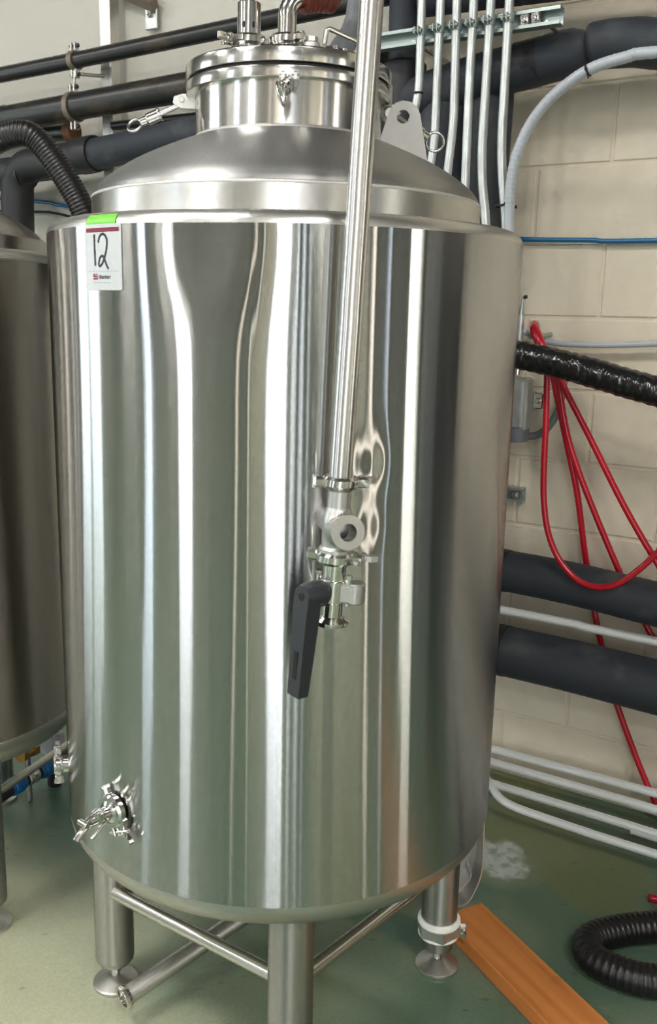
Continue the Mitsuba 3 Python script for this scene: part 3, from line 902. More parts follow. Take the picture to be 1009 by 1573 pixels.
part(tag, 'card', bend(sheet(card, 0.0006, 0.0014), TT, TZ), 'card_white', smooth=False)
tagpart('red_bar', sg.box(-0.0375, 0.0365, 0.0375, 0.0425), 0.0014, 'print_red', 'dark red bar')
one = sg.LineString([(-0.0175, 0.032), (-0.0172, 0.010), (-0.0165, -0.0105)]).buffer(0.0020)
c2 = spline([(-0.0080, 0.0225), (-0.0045, 0.030), (0.0020, 0.0335), (0.0090, 0.0300), (0.0118, 0.0225), (0.0105, 0.0130), (0.0065, 0.0020), (0.0005, -0.0085), (-0.0055, -0.0130), (-0.0080, -0.0095), (-0.0050, -0.0010), (0.0010, 0.0020), (0.0055, -0.0035), (0.0100, -0.0125), (0.0128, -0.0160)], 6)[:, :2] if False else None
pts2 = [(-0.0080, 0.0225), (-0.0045, 0.030), (0.0020, 0.0335), (0.0090, 0.0300), (0.0118, 0.0225), (0.0105, 0.0130), (0.0065, 0.0020), (0.0005, -0.0085), (-0.0055, -0.0130), (-0.0080, -0.0095), (-0.0050, -0.0010), (0.0010, 0.0020), (0.0055, -0.0035), (0.0100, -0.0125), (0.0128, -0.0160)]
two = sg.LineString(spline([(x, y, 0) for x, y in pts2], 6)[:, :2]).buffer(0.0018)
tagpart('digit', one, 0.0014, 'ink_black', 'handwritten black 1')
tagpart('digit', two, 0.0014, 'ink_black', 'handwritten black 2')
logo = sg.box(-0.0225, -0.0325, -0.0115, -0.0240)
for bx in ((-0.0200, -0.0262, -0.0115, -0.0250), (-0.0225, -0.0302, -0.0140, -0.0290), (-0.0140, -0.0290, -0.0128, -0.0262)):
    logo = logo.difference(sg.box(*bx))
tagpart('logo', logo, 0.0014, 'print_red')
tagpart('rule', sg.box(-0.0360, -0.0206, 0.0360, -0.0202), 0.0014, 'print_grey')
tagpart('rule', sg.box(-0.0225, -0.0372, 0.0180, -0.0366), 0.0014, 'print_grey')
tx = meshkit.text_mesh('Blantart', 0.0052, 0.0004, bold=True).apply_translation([-0.0080, -0.0312, 0.0014])
tx.apply_scale([1.0, 1, 1])
b_ = tx.bounds
tx.apply_translation([-b_[0][0], 0, 0])
tx.apply_scale([0.0255 / (b_[1][0] - b_[0][0]), 1, 1])
tx.apply_translation([-0.0080, 0, 0])
part(tag, 'wordmark', bend(tx, TT, TZ), 'ink_black', smooth=False, label='small dark wordmark')

gt = sg.box(-0.0335, -0.0075, 0.0335, 0.0080)
gm = trimesh.util.concatenate([sheet(gt.intersection(sg.box(-1, y, 1, y + 0.002)), 0.0008, 0.0013) for y in np.arange(-0.0075, 0.0080, 0.002)])
solo('green_label', bend(gm, math.radians(-40.9), 1.5500), 'green_tape', 'short strip of bright green tape on the tank rim just above the number tag', 'label', smooth=False)

# ------------------------------------------------------------------ neighbouring tank at the left
C2 = np.array([-0.92, 0.422, 0.0])
tank2 = thing('brewing_tank', 'duller stainless tank cut by the left edge of the picture, behind the big tank', 'tank')
th3 = np.linspace(-np.pi, np.pi, 241)
Z2, ZB2 = 1.515, 0.485
pr = np.array([(R, z) for z in np.linspace(ZB2, Z2, 60)])
t2, _ = np.meshgrid(th3, np.arange(60))
rr = R + 0.004 * (meshkit.noise(np.stack([np.cos(t2) * 2.2, np.sin(t2) * 2.2, 0.6 * pr[:, 1:2] + 0 * t2], -1), 21) - 0.5) + 0.0012 * (meshkit.noise(np.stack([np.cos(t2) * 6, np.sin(t2) * 6, 0.5 * pr[:, 1:2] + 0 * t2], -1), 22) - 0.5)
rr[:, -1] = rr[:, 0]
part(tank2, 'jacket', grid_mesh(around(t2, rr, pr[:, 1:2] + 0 * t2) + C2), 'steel_old', smooth=True, uv=np.stack([t2.ravel(), (pr[:, 1:2] + 0 * t2).ravel()], -1))
a = np.linspace(0, np.pi / 2, 8)
round_band([(R + 0.002, Z2 - 0.004), (R + 0.003, Z2), (R + 0.002, Z2 + 0.003)] + [(R - 0.02 * (1 - math.cos(x)), Z2 + 0.003 + 0.018 * math.sin(x)) for x in a] + [(0.350, Z2 + 0.022)], 'steel_satin', 'shoulder', parent=tank2, c=C2)
round_band([(0.366, Z2 + 0.010), (0.366, Z2 + 0.050), (0.362, Z2 + 0.054)], 'steel_old', 'head_skirt', parent=tank2, c=C2)
round_band([(r, z - 0.060) for r, z in (np.array([(0.362, 1.625), (0.345, 1.645), (0.30, 1.675), (0.24, 1.700), (0.17, 1.722)]))], 'steel_old', 'dome', parent=tank2, c=C2)
round_band([(0.17, 1.640), (0.17, 1.735), (0.0, 1.737)], 'steel_polished', 'manway_neck', parent=tank2, c=C2)
round_band([(0.05, 0.40), (0.34, 0.405), (0.40, 0.425), (R + 0.002, 0.455), (R + 0.003, 0.485), (R, 0.488)], 'steel_satin', 'bottom', parent=tank2, c=C2)
for a in (1.3, 3.39, 5.49):
    M = at(C2[0] + 0.345 * math.cos(a), C2[1] + 0.345 * math.sin(a), 0)
    lg = round_band([(0.0, 0.052), (0.03, 0.053), (0.0405, 0.066), (0.0405, 0.45)], 'steel_leg', 'leg', parent=tank2, c=(M[0, 3], M[1, 3], 0), segs=np.linspace(-np.pi, np.pi, 41))
    part(lg, 'foot_pad', put(lathe([(0.0, 0.0), (0.048, 0.0), (0.048, 0.008), (0.026, 0.017), (0.012, 0.028), (0.012, 0.06), (0.0, 0.06)], 32), M), 'steel_satin')
# pipework under the left tank
lp = thing('coolant_line', 'steel pipe running low under the left tank, above the blue couplings', 'pipe')
part(lp, 'pipe', tube([(-1.00, 0.10, 0.20), (-0.719, 0.45, 0.20), (-0.60, 0.72, 0.20), (-0.45, 1.06, 0.20)], 0.011, 20), 'steel_satin')
bl = thing('blue_coupled_hose', 'dark hose with two bright blue couplings on the floor under the left tank', 'hose')
hp_ = np.array([(-0.93, 0.25, 0.10), (-0.748, 0.65, 0.10), (-0.690, 0.75, 0.10), (-0.62, 0.87, 0.10), (-0.56, 1.0, 0.10)])
part(bl, 'hose', tube(spline(hp_, 6), 0.020, 20), 'rubber_matt')
def along(i, t):
    q = spline(hp_, 20)
    return q[i], q[i + 1] - q[i]


for P in ((-0.748, 0.65, 0.10), (-0.690, 0.75, 0.10)):
    part(bl, 'coupling', put(cat(cyl(0.0265, -0.018, 0.018, 32, .004), cyl(0.023, -0.028, 0.028, 28, .003)), frame(P, (0.5, 0.866, 0))), 'blue_plastic', label='blue coupling')
part(bl, 'nipple', put(cat(cyl(0.022, -0.02, 0.02, 28, .003), hexnut(0.045, -0.006, 0.006)), frame((-0.719, 0.70, 0.10), (0.5, 0.866, 0))), 'steel_satin')
bvv = thing('brass_valve', 'small brass valve on the pipework under the left tank', 'valve')
part(bvv, 'body', put(cat(cyl(0.018, -0.03, 0.03, 24), hexnut(0.04, -0.03, -0.014), hexnut(0.04, 0.014, 0.03)), frame((-0.739, 0.743, 0.155), (0.5, 0.866, 0))), 'brass', smooth=25)
part(bvv, 'handwheel', put(torus(0.020, 0.004, 28, 10), frame((-0.739, 0.743, 0.19), (0, -0.3, 1))), 'brass')
part(bvv, 'riser', put(cyl(0.008, -0.155, 0.02, 16), at(-0.739, 0.743, 0.155)), 'steel_satin')
solo('pale_box', put(rbox(0.06, 0.05, 0.075, .006), frame((-0.690, 0.836, 0.140), (0, 0, 1), (0.824, -0.566, 0))).apply_translation([0, 0, 0]), 'grey_pvc', 'small pale lilac grey box on the floor pipes beneath the left tank', 'box')
scene_box_leg = part('pale_box', 'stand', put(cyl(0.02, 0, 0.105, 20), at(-0.690, 0.836, 0)), 'rubber_matt')

# ------------------------------------------------------------------ pipes on the wall
def wall_tube(pts, r, sides=24, n=10, smooth_path=True):
    p = WP(pts)
    return tube(spline(p, n) if smooth_path and len(p) > 2 else p, r, sides)


pA = thing('black_pipe', 'thin black steel pipe, the uppermost one, running along the wall at top left', 'pipe')
part(pA, 'pipe', tube(WP([(-6.98, .16, 2.18), (-3.6, .16, 2.225), (-1.57, .16, 2.254), (-0.71, .16, 2.274), (-0.345, .16, 2.282)]), 0.0262, 28), 'black_steel')
pB = thing('black_pipe', 'thick black steel pipe with a rusty joint, second from the top on the left wall', 'pipe')
part(pB, 'pipe', tube(WP([(-1.93, .17, 2.093), (-1.588, .17, 2.102), (-1.07, .17, 2.116), (-0.347, .17, 2.132)]), 0.0445, 32), 'black_steel')
part(pB, 'coupling', tube(WP([(-2.03, .17, 2.090), (-1.985, .17, 2.091), (-1.93, .17, 2.0925), (-1.925, .17, 2.0926)]), 0.0475, 32), 'rust', label='rusty coupling')
part(pB, 'pipe_end', tube(WP([(-6.98, .17, 2.00), (-3.6, .17, 2.055), (-2.8, .17, 2.07), (-2.02, .17, 2.0902)]), 0.0445, 28), 'steel_satin')
pC = thing('pipe_stub', 'short black pipe stub with rusted end, just under the thick black pipe', 'pipe')
part(pC, 'pipe', tube(WP([(-6.98, .095, 2.06), (-2.3, .095, 2.052), (-1.9, .095, 2.048), (-1.682, .095, 2.0425)]), 0.030, 28), 'black_steel')
part(pC, 'rusty_end', tube(WP([(-1.690, .095, 2.0428), (-1.675, .095, 2.0424), (-1.655, .095, 2.042)]), 0.0325, 28), 'rust', label='rusty end')
solo('black_pipe', tube(WP([(-1.46, .10, 2.043), (-1.1, .10, 2.041), (-0.35, .10, 2.041)]), 0.0150, 20), 'black_steel', 'slim black pipe between the thick black pipe and the grey insulated pipe', 'pipe')

# split ring hangers with a threaded rod between them, carried by a stand-off from the post
hg = thing('pipe_hanger', 'two grey split ring pipe hangers bolted one over the other on the black pipes', 'pipe hanger')
for z, r, d in ((2.254, 0.0262, .16), (2.102, 0.0445, .17)):
    c = W(-1.575, d, z)
    ring = lathe([(r, -0.011), (r + 0.006, -0.011), (r + 0.0065, 0.0), (r + 0.006, 0.011), (r, 0.011)], 40)
    k = part(hg, 'ring', put(ring, frame(c, WT)), 'brown_steel')
    for sgn in (1, -1):
        for q in (-0.009, 0.009):
            part(k, 'ear', put(rbox(0.007, 0.022, 0.030, .002), wallframe(-1.575 + q, d, z + sgn * (r + 0.016))), 'steel_cast')
        part(k, 'bolt', put(cat(cyl(0.004, -0.018, 0.018, 12), hexnut(0.012, -0.02, -0.012), hexnut(0.012, 0.012, 0.02)), frame(W(-1.575, d, z + sgn * (r + 0.020)), WT)), 'black_steel', smooth=False)
part(hg, 'rod', tube(WP([(-1.575, .165, 2.14), (-1.575, .165, 2.18), (-1.575, .163, 2.225)]), 0.0045, 12), 'steel_cast')
part(hg, 'stand_off', tube(WP([(-1.575, .162, 2.212), (-1.54, .11, 2.213), (-1.515, .08, 2.215)]), 0.006, 12), 'steel_cast')

# square steel post on the wall
solo('steel_post', put(rbox(0.050, 0.050, 3.3, .004), wallframe(-1.508, .058, 1.65)), 'steel_post', 'upright square steel post against the wall behind the black pipes', 'post', smooth=False)
br = thing('angle_bracket', 'brown steel arm ending in a bolted plate at the top edge, right of the post', 'bracket')
part(br, 'arm', tube(WP([(-1.482, .052, 2.500), (-1.40, .046, 2.463), (-1.315, .040, 2.425)]), 0.024, 4), 'brown_steel', smooth=False)
part(br, 'end_plate', put(rbox(0.052, 0.010, 0.085, .003), wallframe(-1.345, .022, 2.398)), 'galvanised', smooth=False)
part(br, 'bolt', put(cat(cyl(0.0065, 0, 0.018, 14), hexnut(0.020, 0.0, 0.010)), frame(W(-1.348, .026, 2.404), WN)), 'steel_cast', smooth=False)

# insulated pipes ------------------------------------------------------------------
insL = thing('insulated_pipe', 'grey foam insulated pipe with a lagged elbow, running left behind the dome of the tank', 'pipe')
part(insL, 'lagging', tube(spline(WP([(-1.60, .16, 1.935), (-1.30, .16, 1.957), (-1.07, .16, 1.974), (-0.6, .16, 1.990), (-0.375, .16, 1.998)]), 6), 0.0520, 32), 'foam_insulation')
part(insL, 'fitting_cover', tube(spline(WP([(-1.72, .16, 1.934), (-1.66, .16, 1.936), (-1.60, .16, 1.938), (-1.555, .16, 1.941), (-1.485, .16, 1.945)]), 4), [0.052] * 4 + [0.054] * 4 + [0.058] * 4 + [0.062] * 4 + [0.060], 32), 'foam_tape')
part(insL, 'elbow', tube(round_path(WP([(-1.65, .16, 1.930), (-1.895, .16, 1.925), (-1.905, .16, 1.70), (-1.915, .16, 1.10)]), 0.09), 0.0590, 32), 'foam_tape')
part(insL, 'end_cover', tube(WP([(-1.84, .16, 1.90), (-1.93, .16, 1.905), (-2.05, .16, 1.90), (-6.98, .16, 1.87)]), 0.0565, 28), 'foam_tape')

insR = thing('insulated_pipe', 'dark foam insulated pipe crossing the wall behind the conduits to the upper right edge', 'pipe')
part(insR, 'lagging', tube(spline(WP([(-0.36, .16, 2.000), (-0.25, .16, 2.008), (-0.08, .16, 2.040), (0.06, .16, 2.056), (0.155, .16, 2.070), (0.232, .16, 2.077)]), 8), [0.058] * 34 + [0.0565, 0.056, 0.054, 0.051, 0.047, 0.040, 0.030], 32), 'foam_insulation')
part(insR, 'lagging', tube(spline(WP([(0.222, .16, 2.076), (0.262, .16, 2.082), (0.34, .16, 2.078), (0.45, .16, 2.062), (0.8, .16, 2.056), (2.29, .16, 2.045)]), 8), [0.030, 0.042, 0.049, 0.053] + [0.056] * 37, 32), 'foam_insulation')
part(insR, 'tape_band', tube(WP([(0.040, .16, 2.0555), (0.07, .16, 2.059), (0.105, .16, 2.063)]), 0.0585, 32), 'foam_tape')
part(insR, 'riser', tube(WP([(-0.292, .16, 1.98), (-0.295, .16, 2.2), (-0.297, .16, 3.0)]), 0.0440, 28), 'foam_insulation')
part(insR, 'tee_cover', tube(spline(WP([(-0.292, .16, 1.90), (-0.292, .16, 2.0), (-0.292, .16, 2.085), (-0.292, .16, 2.105)]), 4), [0.062] * 10 + [0.058, 0.052, 0.046], 30), 'foam_tape')
insT = thing('insulated_pipe', 'dark insulated pipe just peeping in at the upper right corner of the picture', 'pipe')
part(insT, 'lagging', tube(WP([(-0.235, .17, 2.259), (0.16, .17, 2.246), (0.4, .17, 2.230), (2.29, .17, 2.185)]), 0.050, 28), 'foam_insulation')

dropA = thing('insulated_pipe', 'lower of two thick dark insulated pipes leaving right, just under the white galvanised pipe', 'pipe')
part(dropA, 'lagging', tube(round_path(WP([(-0.175, .13, 2.01), (-0.185, .13, 1.2), (-0.185, .16, 0.47), (0.09, .16, 0.468), (0.31, .16, 0.467), (0.54, .16, 0.458), (2.29, .16, 0.43)]), 0.10), 0.0735, 36), 'foam_insulation')
part(dropA, 'tape_band', tube(WP([(0.05, .16, 0.4685), (0.085, .16, 0.468), (0.115, .16, 0.468)]), 0.0750, 36), 'foam_tape')
dropB = thing('insulated_pipe', 'upper of two thick dark insulated pipes at right, crossed by the red hose loop', 'pipe')
part(dropB, 'lagging', tube(round_path(WP([(-0.045, .12, 2.03), (-0.055, .12, 1.3), (-0.055, .14, 0.705), (0.078, .14, 0.703), (0.285, .14, 0.699), (0.514, .14, 0.680), (2.29, .14, 0.62)]), 0.09), 0.0600, 36), 'foam_insulation')
part(dropB, 'tape_band', tube(WP([(0.045, .14, 0.7035), (0.075, .14, 0.703), (0.095, .14, 0.7025)]), 0.0618, 36), 'foam_tape')

# strut channel with six conduits --------------------------------------------------
def c_channel(s0, s1, d, z, w=0.041, h=0.030, t=0.0028, lip=0.008):
    """Strut channel: closed back at d - h, lipped slot facing the room at d."""
    pro = sg.Polygon([(-w / 2, 0), (w / 2, 0), (w / 2, h), (w / 2 - lip, h), (w / 2 - lip, h - 0.006), (w / 2 - lip + t, h - 0.006), (w / 2 - lip + t, h - t), (w / 2 - t, h - t), (w / 2 - t, t),
                      (-w / 2 + t, t), (-w / 2 + t, h - t), (-w / 2 + lip - t, h - t), (-w / 2 + lip - t, h - 0.006), (-w / 2 + lip, h - 0.006), (-w / 2 + lip, h), (-w / 2, h)])
    m = trimesh.creation.extrude_polygon(pro, s1 - s0, engine='earcut')
    A = np.eye(4)                                       # polygon x -> z up, y -> out of the wall, extrusion -> along the wall
    A[:3, 0], A[:3, 1], A[:3, 2] = [0, 0, 1], WN, WT
    A[:3, 3] = W(s0, d - h, z)
    m.apply_transform(A)
    if m.volume < 0:
        m.invert()
    return m


st = thing('strut_channel', 'slotted zinc strut channel carrying the six conduits', 'strut')
part(st, 'channel', c_channel(-0.36, 0.188, 0.285, 2.130), 'strut_zinc', smooth=False)
for s in (-0.21, 0.150):
    part(st, 'standoff_rod', tube(WP([(s, 0.002, 2.118), (s, .15, 2.118), (s, .27, 2.120)]), 0.0055, 14), 'steel_cast')
for s in (0.098, 0.125):
    part(st, 'spring_nut', put(cat(put(rbox(0.022, 0.008, 0.030, .002), np.eye(4)), put(hexnut(0.014, 0, 0.010), frame((0, .003, 0), (0, 1, 0))), put(cyl(0.004, 0, 0.02, 12), frame((0, .003, 0), (0, 1, 0)))), wallframe(s, 0.278, 2.130)), 'steel_polished', smooth=False)

COND = [
    [(-0.176, 3.0), (-0.174, 2.20), (-0.172, 1.996), (-0.184, 1.935), (-0.205, 1.85), (-0.22, 1.55)],
    [(-0.122, 3.0), (-0.121, 2.20), (-0.121, 1.865), (-0.131, 1.80), (-0.140, 1.55)],
    [(-0.077, 3.0), (-0.076, 2.19), (-0.069, 1.901), (-0.080, 1.795), (-0.092, 1.55)],
    [(-0.030, 3.0), (-0.030, 2.18), (-0.031, 1.959), (-0.029, 1.756), (-0.026, 1.50)],
    [(0.017, 3.0), (0.016, 2.18), (0.0125, 1.83), (0.018, 1.75), (0.033, 1.67), (0.047, 1.50)],
    [(0.0645, 3.0), (0.064, 2.17), (0.064, 1.84), (0.073, 1.75), (0.089, 1.66), (0.098, 1.50)],
]
ORD = ['first from the left, bending away behind the lifting lug', 'second from the left, seen through the eye ring', 'third from the left', 'fourth from the left', 'fifth from the left', 'last on the right, beside the grey flexible conduit']
for i, (pts, o_) in enumerate(zip(COND, ORD)):
    c = thing('steel_conduit', f'galvanised upright conduit on the strut, {o_}', 'conduit', 'six conduits on the strut channel')
    # they bend back to the wall further down
    low = pts[-1][0] - 0.075
    path = [(s, .300, z) for s, z in pts] + [(low, .300, 1.36), (low, .300, 0.8), (low, .300, 0.0)]
    part(c, 'tube', tube(round_path(WP(path), 0.06, 6), 0.0115, 20), 'galvanised')
    z = 2.131
    s = float(np.interp(z, [p[1] for p in pts][::-1], [p[0] for p in pts][::-1]))
    ring = lathe([(0.0115, -0.009), (0.0138, -0.009), (0.0142, 0.0), (0.0138, 0.009), (0.0115, 0.009)], 28)
    ears = cat(*[put(rbox(0.003, 0.020, 0.018, .0008), at(q, 0.019, 0)) for q in (-0.0052, 0.0052)])
    k = part(c, 'strap', cat(put(ring, at(*W(s, .300, z))), put(ears, wallframe(s, .300, z))), 'strut_zinc', smooth=30)
    part(k, 'screw', put(cat(cyl(0.0032, -0.014, 0.014, 10), hexnut(0.0095, 0.007, 0.012), hexnut(0.0095, -0.012, -0.007)), frame(W(s, .321, z), WT)), 'steel_polished', smooth=False)

fx = spline(WP([(2.29, .36, 1.80), (1.5, .34, 1.93), (0.8, .34, 1.985), (0.436, .34, 2.004), (0.367, .34, 2.001), (0.283, .34, 1.983), (0.205, .34, 1.936), (0.153, .34, 1.878), (0.121, .34, 1.805), (0.1085, .335, 1.73), (0.1085, .33, 1.653), (0.112, .33, 1.52), (0.07, .335, 1.44), (0.015, .343, 1.37), (-0.002, .345, 1.28), (-0.002, .345, 0.6), (-0.002, .345, 0.0)]), 26)
rad = 0.0130 + 0.00045 * np.sin(np.cumsum(np.r_[0, np.linalg.norm(np.diff(fx, axis=0), axis=1)]) * 2 * np.pi / 0.011)
solo('flexible_conduit', tube(fx, rad, 20), 'grey_pvc', 'pale grey flexible conduit arching from the right edge down beside the steel conduits', 'conduit', smooth=True)
def cable_tie(P, d, r, label, tail=(0.012, 0, -0.008)):
    d = np.asarray(d, float)
    m = cat(put(lathe([(r, -0.0022), (r + 0.0012, -0.0022), (r + 0.0012, 0.0022), (r, 0.0022)], 32), frame(P, d)))
    t = thing('cable_tie', label, 'cable tie')
    part(t, 'loop', m, 'plastic_dark')
    tl = np.asarray(tail, float)
    pr_ = P + WN * (r + 0.001)
    part(t, 'tail', cat(tube([pr_, pr_ + tl * 0.5, pr_ + tl], 0.0016, 8), put(rbox(0.006, 0.006, 0.006, .001), at(*pr_))), 'plastic_dark')


i0 = int(np.argmin(np.linalg.norm(fx - W(0.283, .34, 1.983), axis=1)))
cable_tie(fx[i0], fx[i0 + 1] - fx[i0], 0.0138, 'black cable tie around the grey flexible conduit on its arch', tail=(0.006, -0.004, -0.022))
cable_tie(W(0.092, .315, 1.692), (0.05, 0, 1), 0.0265, 'black cable tie binding the flexible conduit to the last steel conduit', tail=WT * 0.020 + np.array([0, 0, 0.014]))
cable_tie(W(-0.1745, .300, 1.985), (0.0, 0.05, 1), 0.0119, 'thin black cable tie around the leftmost steel conduit above the lug', tail=WT * 0.02)

# hoses and cables -----------------------------------------------------------------
solo('blue_hose', tube(spline(WP([(-6.98, .018, 1.90), (-2.6, .018, 1.85), (-1.97, .018, 1.822), (-1.755, .018, 1.794), (-0.9, .018, 1.71), (-0.3, .018, 1.655), (0.035, .018, 1.636), (0.22, .018, 1.630), (0.401, .018, 1.625), (1.6, .018, 1.63), (2.295, .016, 1.63)]), 8), 0.0068, 16), 'blue_hose', 'thin blue hose running level along the block wall', 'hose')
solo('dark_cable', tube(spline(WP([(-6.98, .02, 1.85), (-2.6, .02, 1.80), (-1.971, .02, 1.783), (-1.862, .02, 1.774), (-1.792, .02, 1.762), (-1.5, .02, 1.70), (-0.9, .02, 1.5)]), 8), 0.0045, 12), 'rubber_matt', 'thin dark cable sagging on the wall below the blue hose at the left', 'cable')
solo('grey_hose', tube(spline(WP([(0.02, .04, 1.40), (0.119, .04, 1.358), (0.24, .04, 1.350), (0.428, .04, 1.360), (0.9, .04, 1.40), (1.6, .04, 1.43), (2.29, .04, 1.44)]), 10), 0.0082, 18), 'grey_pvc', 'thin pale grey hose along the wall just above the black wrapped hose', 'hose')

cb = spline(np.array([(-0.730, 0.505, 1.635), (-0.718, 0.475, 1.695), (-0.685, 0.420, 1.742), (-0.63, 0.37, 1.768), (-0.566, 0.35, 1.782), (-0.533, 0.35, 1.766), (-0.500, 0.35, 1.724), (-0.467, 0.35, 1.672), (-0.444, 0.35, 1.625), (-0.42, 0.36, 1.55), (-0.40, 0.38, 1.45)]), 40)
ln = np.cumsum(np.r_[0, np.linalg.norm(np.diff(cb, axis=0), axis=1)])
solo('corrugated_hose', tube(cb, 0.0265 + 0.0008 * np.sin(ln * 2 * np.pi / 0.0075), 28), 'rubber_black', 'black corrugated hose arching between the two tanks at the left', 'hose', smooth=True)

wr = spline(WP([(-0.03, .735, 1.335), (-0.02, .60, 1.338), (0.03, .42, 1.335), (0.075, .32, 1.331), (0.128, .275, 1.3255), (0.239, .275, 1.308), (0.354, .275, 1.283), (0.480, .275, 1.254), (0.9, .275, 1.17), (1.6, .285, 1.05), (2.29, .30, 0.98)]), 40)
lw = np.cumsum(np.r_[0, np.linalg.norm(np.diff(wr, axis=0), axis=1)])
rw = 0.0365 + 0.0010 * (meshkit.noise(np.stack([lw * 60, 0 * lw, 0 * lw], -1), 4) - 0.5) + 0.0008 * np.sin(lw * 2 * np.pi / 0.026)
solo('wrapped_hose', tube(wr, rw, 36), 'black_wrap', 'thick glossy black wrapped hose coming out from behind the tank to the right edge', 'hose', smooth=True)

# conduit body and small flexible loop at the right flank of the tank
cf = thing('conduit_body', 'grey metal conduit outlet body on the wall beside the right flank of the tank', 'conduit fitting')
part(cf, 'body', put(cat(rbox(0.062, 0.055, 0.150, .006), put(rbox(0.040, 0.010, 0.13, .003), at(0, 0.030, 0))), wallframe(0.075, .085, 1.180)), 'galvanised', smooth=25)
part(cf, 'connector', cat(tube(WP([(0.066, .09, 1.262), (0.066, .09, 1.278), (0.066, .09, 1.30)]), 0.0125, 20), tube(WP([(0.066, .09, 1.272), (0.066, .09, 1.276), (0.066, .09, 1.281)]), 0.0165, 20)), 'steel_polished')
part(cf, 'tube', tube(WP([(0.066, .09, 1.29), (0.066, .09, 1.35), (0.066, .09, 1.425)]), 0.0095, 18), 'galvanised')
part(cf, 'tip', tube(WP([(0.066, .09, 1.42), (0.067, .09, 1.45), (0.068, .09, 1.475)]), [0.0085, 0.0055, 0.003], 14), 'strut_zinc')
part(cf, 'cap', tube(WP([(0.072, .09, 1.472), (0.074, .09, 1.476), (0.080, .09, 1.477)]), 0.005, 10), 'plastic_dark', label='black tip')
part(cf, 'lock_lug', cat(put(rbox(0.030, 0.018, 0.045, .003), wallframe(0.128, .075, 1.192)), put(cyl(0.008, 0, 0.012, 18), frame(W(0.128, .084, 1.192), WN))), 'steel_polished')
part(cf, 'bottom_bush', tube(WP([(0.078, .085, 1.112), (0.078, .085, 1.095), (0.080, .085, 1.072)]), [0.030, 0.031, 0.026], 22), 'grey_rubber', label='dark rubber bush')
part(cf, 'flexible_loop', tube(spline(WP([(0.085, .07, 1.085), (0.13, .06, 1.095), (0.165, .05, 1.135), (0.182, .04, 1.20), (0.18, .03, 1.27), (0.165, .03, 1.33)]), 8), 0.0105, 16), 'grey_rubber')

us = thing('strut_offcut', 'short zinc strut offcut screwed to the wall beside the tank, left of the red hose', 'strut')
part(us, 'channel', c_channel(-0.10, 0.084, 0.036, 0.907), 'strut_zinc', smooth=False)
part(us, 'nut', put(cat(rbox(0.018, 0.008, 0.022, .002), put(hexnut(0.012, 0, 0.008), frame((0, .003, 0), (0, 1, 0)))), wallframe(0.060, 0.030, 0.907)), 'steel_polished', smooth=False)

# red hose: one long hose hung in loops over a hook
rh = thing('red_hose', 'glossy red hose hung in long loops on the wall at the right, over a hook', 'hose')
loops = [
    ('loop', [(0.184, .20, 1.345), (0.187, .200, 1.305), (0.190, .20, 1.266), (0.196, .20, 1.14), (0.199, .20, 1.021), (0.206, .20, 0.93), (0.225, .205, 0.850), (0.262, .213, 0.783), (0.315, .216, 0.735), (0.370, .216, 0.722), (0.420, .214, 0.737), (0.466, .208, 0.777), (0.513, .20, 0.834), (0.62, .19, 0.98), (0.72, .18, 1.10)], 0.0084),
    ('loop', [(0.160, .10, 1.325), (0.174, .10, 1.260), (0.225, .10, 1.084), (0.263, .09, 0.942), (0.294, .055, 0.741), (0.345, .05, 0.539), (0.403, .045, 0.357), (0.525, .045, 0.102), (0.60, .05, 0.012), (0.70, .10, 0.010)], 0.0088),
    ('loop', [(0.180, .12, 1.315), (0.197, .12, 1.245), (0.252, .12, 1.053), (0.393, .085, 0.743), (0.47, .06, 0.60), (0.505, .06, 0.555), (0.60, .06, 0.48)], 0.0086),
    ('loop', [(0.190, .15, 1.32), (0.213, .15, 1.256), (0.300, .15, 1.114), (0.411, .15, 0.932), (0.506, .15, 0.796), (0.58, .15, 0.70)], 0.0085),
    ('crown', [(0.095, .06, 1.395), (0.118, .12, 1.400), (0.138, .17, 1.387), (0.160, .19, 1.357), (0.180, .19, 1.32), (0.19, .18, 1.29)], 0.0135),
]
for nm_, pts, r in loops:
    part(rh, nm_, tube(spline(WP(pts), 12), r, 18), 'red_hose', smooth=True)
part(rh, 'hook', tube(round_path(WP([(0.125, 0.002, 1.375), (0.125, .10, 1.370), (0.125, .165, 1.368), (0.125, .175, 1.382)]), 0.02), 0.006, 14), 'strut_zinc', label='zinc hook')
solo('red_hose_end', tube(spline(np.array([(0.920, 0.242, 0.010), (0.97, 0.225, 0.010), (1.06, 0.21, 0.010), (1.2, 0.26, 0.010)]), 6), 0.0100, 16), 'red_hose', 'red hose end lying on the green floor at the right edge above the black coil', 'hose', smooth=True)

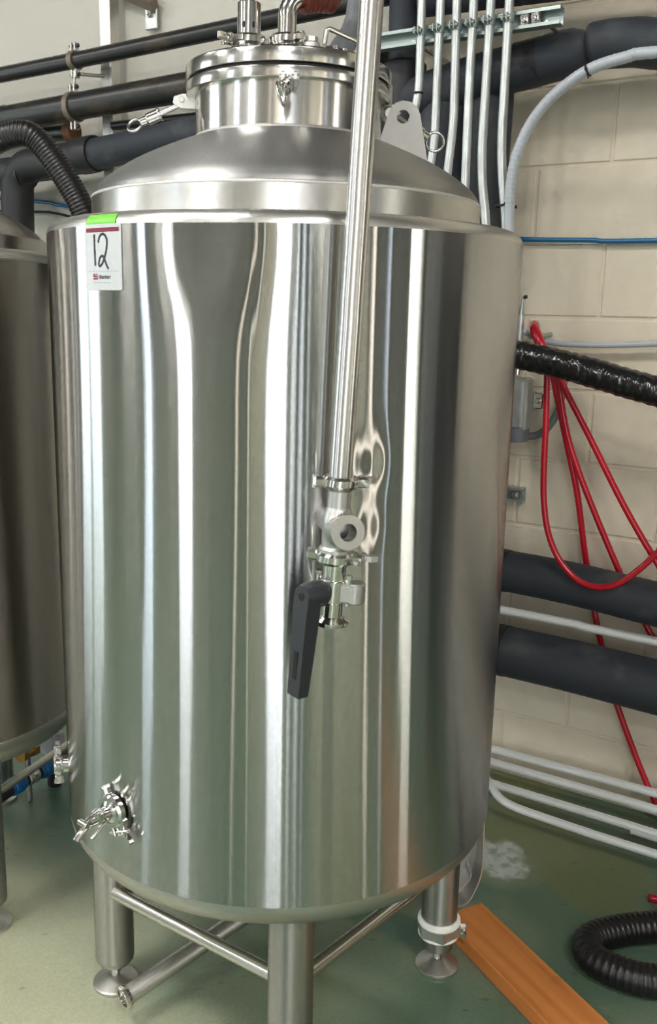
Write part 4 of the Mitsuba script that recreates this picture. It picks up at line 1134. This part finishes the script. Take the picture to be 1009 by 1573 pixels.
# pale pipes low on the wall
LOW = [
    ([(-0.09, .12, 0.578), (0.068, .12, 0.576), (0.289, .12, 0.576), (0.520, .12, 0.571), (2.295, .12, 0.565)], 0.0125, 'white galvanised pipe between the two thick insulated pipes at the right'),
    ([(-1.40, .06, 0.092), (0.044, .06, 0.099), (0.55, .06, 0.103), (2.295, .06, 0.105)], 0.0128, 'pale pipe low on the wall, top of the four near the floor at the right'),
    ([(-6.98, .10, 0.090), (0.062, .10, 0.077), (0.562, .10, 0.073), (2.295, .10, 0.070)], 0.0126, 'pale pipe low on the wall, second of the four near the floor at the right'),
    ([(-6.98, .20, 0.10), (0.104, .20, 0.063), (0.587, .20, 0.048), (2.295, .20, 0.030)], 0.0122, 'pale pipe by the floor, third of the four, just above the curved one'),
    ([(-0.10, .15, 0.105), (0.06, .205, 0.102), (0.125, .262, 0.094), (0.168, .294, 0.080), (0.215, .30, 0.069), (0.30, .30, 0.064), (0.421, .30, 0.060), (0.608, .30, 0.058), (2.295, .30, 0.050)], 0.0118, 'pale pipe nearest the floor, curving in from behind the tank'),
]
for pts, r, lb in LOW:
    solo('pale_pipe', tube(spline(WP(pts), 10), r, 20), 'pale_pipe', lb, 'pipe')
# red-brown rubber boot and the grey hose on the lid
rb = thing('rubber_boot', 'ribbed red brown rubber sleeve at the end of the lid elbow', 'sleeve')
q = spline(np.array([(0.018, -0.090, 1.936), (0.032, -0.083, 1.941), (0.048, -0.076, 1.9445), (0.064, -0.069, 1.946), (0.078, -0.063, 1.947)]), 10)
lq = np.linspace(0, 1, len(q))
part(rb, 'sleeve', tube(q, 0.0285 + 0.0012 * np.sin(lq * 40) - 0.010 * np.clip((lq - 0.93) / 0.07, 0, 1), 32), 'redbrown_rubber', smooth=40)
gh = thing('suction_hose', 'dark grey hose with a red collar rising from the lid behind the riser pipe', 'hose')
q = spline(np.array([(0.090, -0.01, 1.870), (0.096, -0.01, 1.885), (0.108, -0.008, 1.908), (0.116, -0.004, 1.935), (0.118, 0.0, 1.975), (0.116, 0.03, 2.08), (0.10, 0.15, 2.25), (0.07, 0.45, 2.42), tuple(W(-0.45, .30, 2.48)), tuple(W(-0.45, .01, 2.48))]), 8)
part(gh, 'hose', tube(q, np.r_[np.linspace(0.025, 0.018, 12), np.full(len(q) - 12, 0.018)], 24), 'grey_rubber', smooth=True)
part(gh, 'collar', tube(np.array([(0.1175, -0.001, 1.955), (0.118, 0.002, 1.975), (0.118, 0.008, 2.00)]), 0.0195, 24), 'redbrown_rubber', label='red collar')

# ------------------------------------------------------------------ things on the floor
bm = rbox(1.30, 0.115, 0.040, .003)
dirb = np.array([0.388, -0.922, 0.0])
dirb = np.array([0.616 - 0.457, -0.16 - 0.191, 0])
dirb /= np.linalg.norm(dirb)
sideb = np.array([-dirb[1], dirb[0], 0])
M = frame((0, 0, 0), (0, 0, 1), dirb)
end = np.array([0.434, 0.165, 0.0])
ctr = end + dirb * 0.65
M[:3, 3] = ctr + np.array([0, 0, 0.020])
solo('wood_board', put(bm, M), 'wood', 'orange brown wooden plank lying on the floor by the right leg of the tank', 'plank', smooth=False)

ct = spline(np.array([(1.35, 0.42, .037), (1.10, 0.235, .037), (0.92, 0.110, .037), (0.80, 0.085, .037), (0.715, 0.055, .037), (0.690, 0.005, .037), (0.720, -0.045, .037), (0.80, -0.085, .037), (0.92, -0.075, .037), (1.05, -0.01, .037), (1.25, 0.02, .037), (1.5, 0.0, .037)]), 60)
lc = np.cumsum(np.r_[0, np.linalg.norm(np.diff(ct, axis=0), axis=1)])
solo('floor_hose', tube(ct, 0.0345 + 0.0010 * np.clip(np.sin(lc * 2 * np.pi / 0.014), -0.5, 1), 30), 'rubber_black', 'thick black ribbed hose curled on the green floor at the lower right', 'hose', smooth=True)
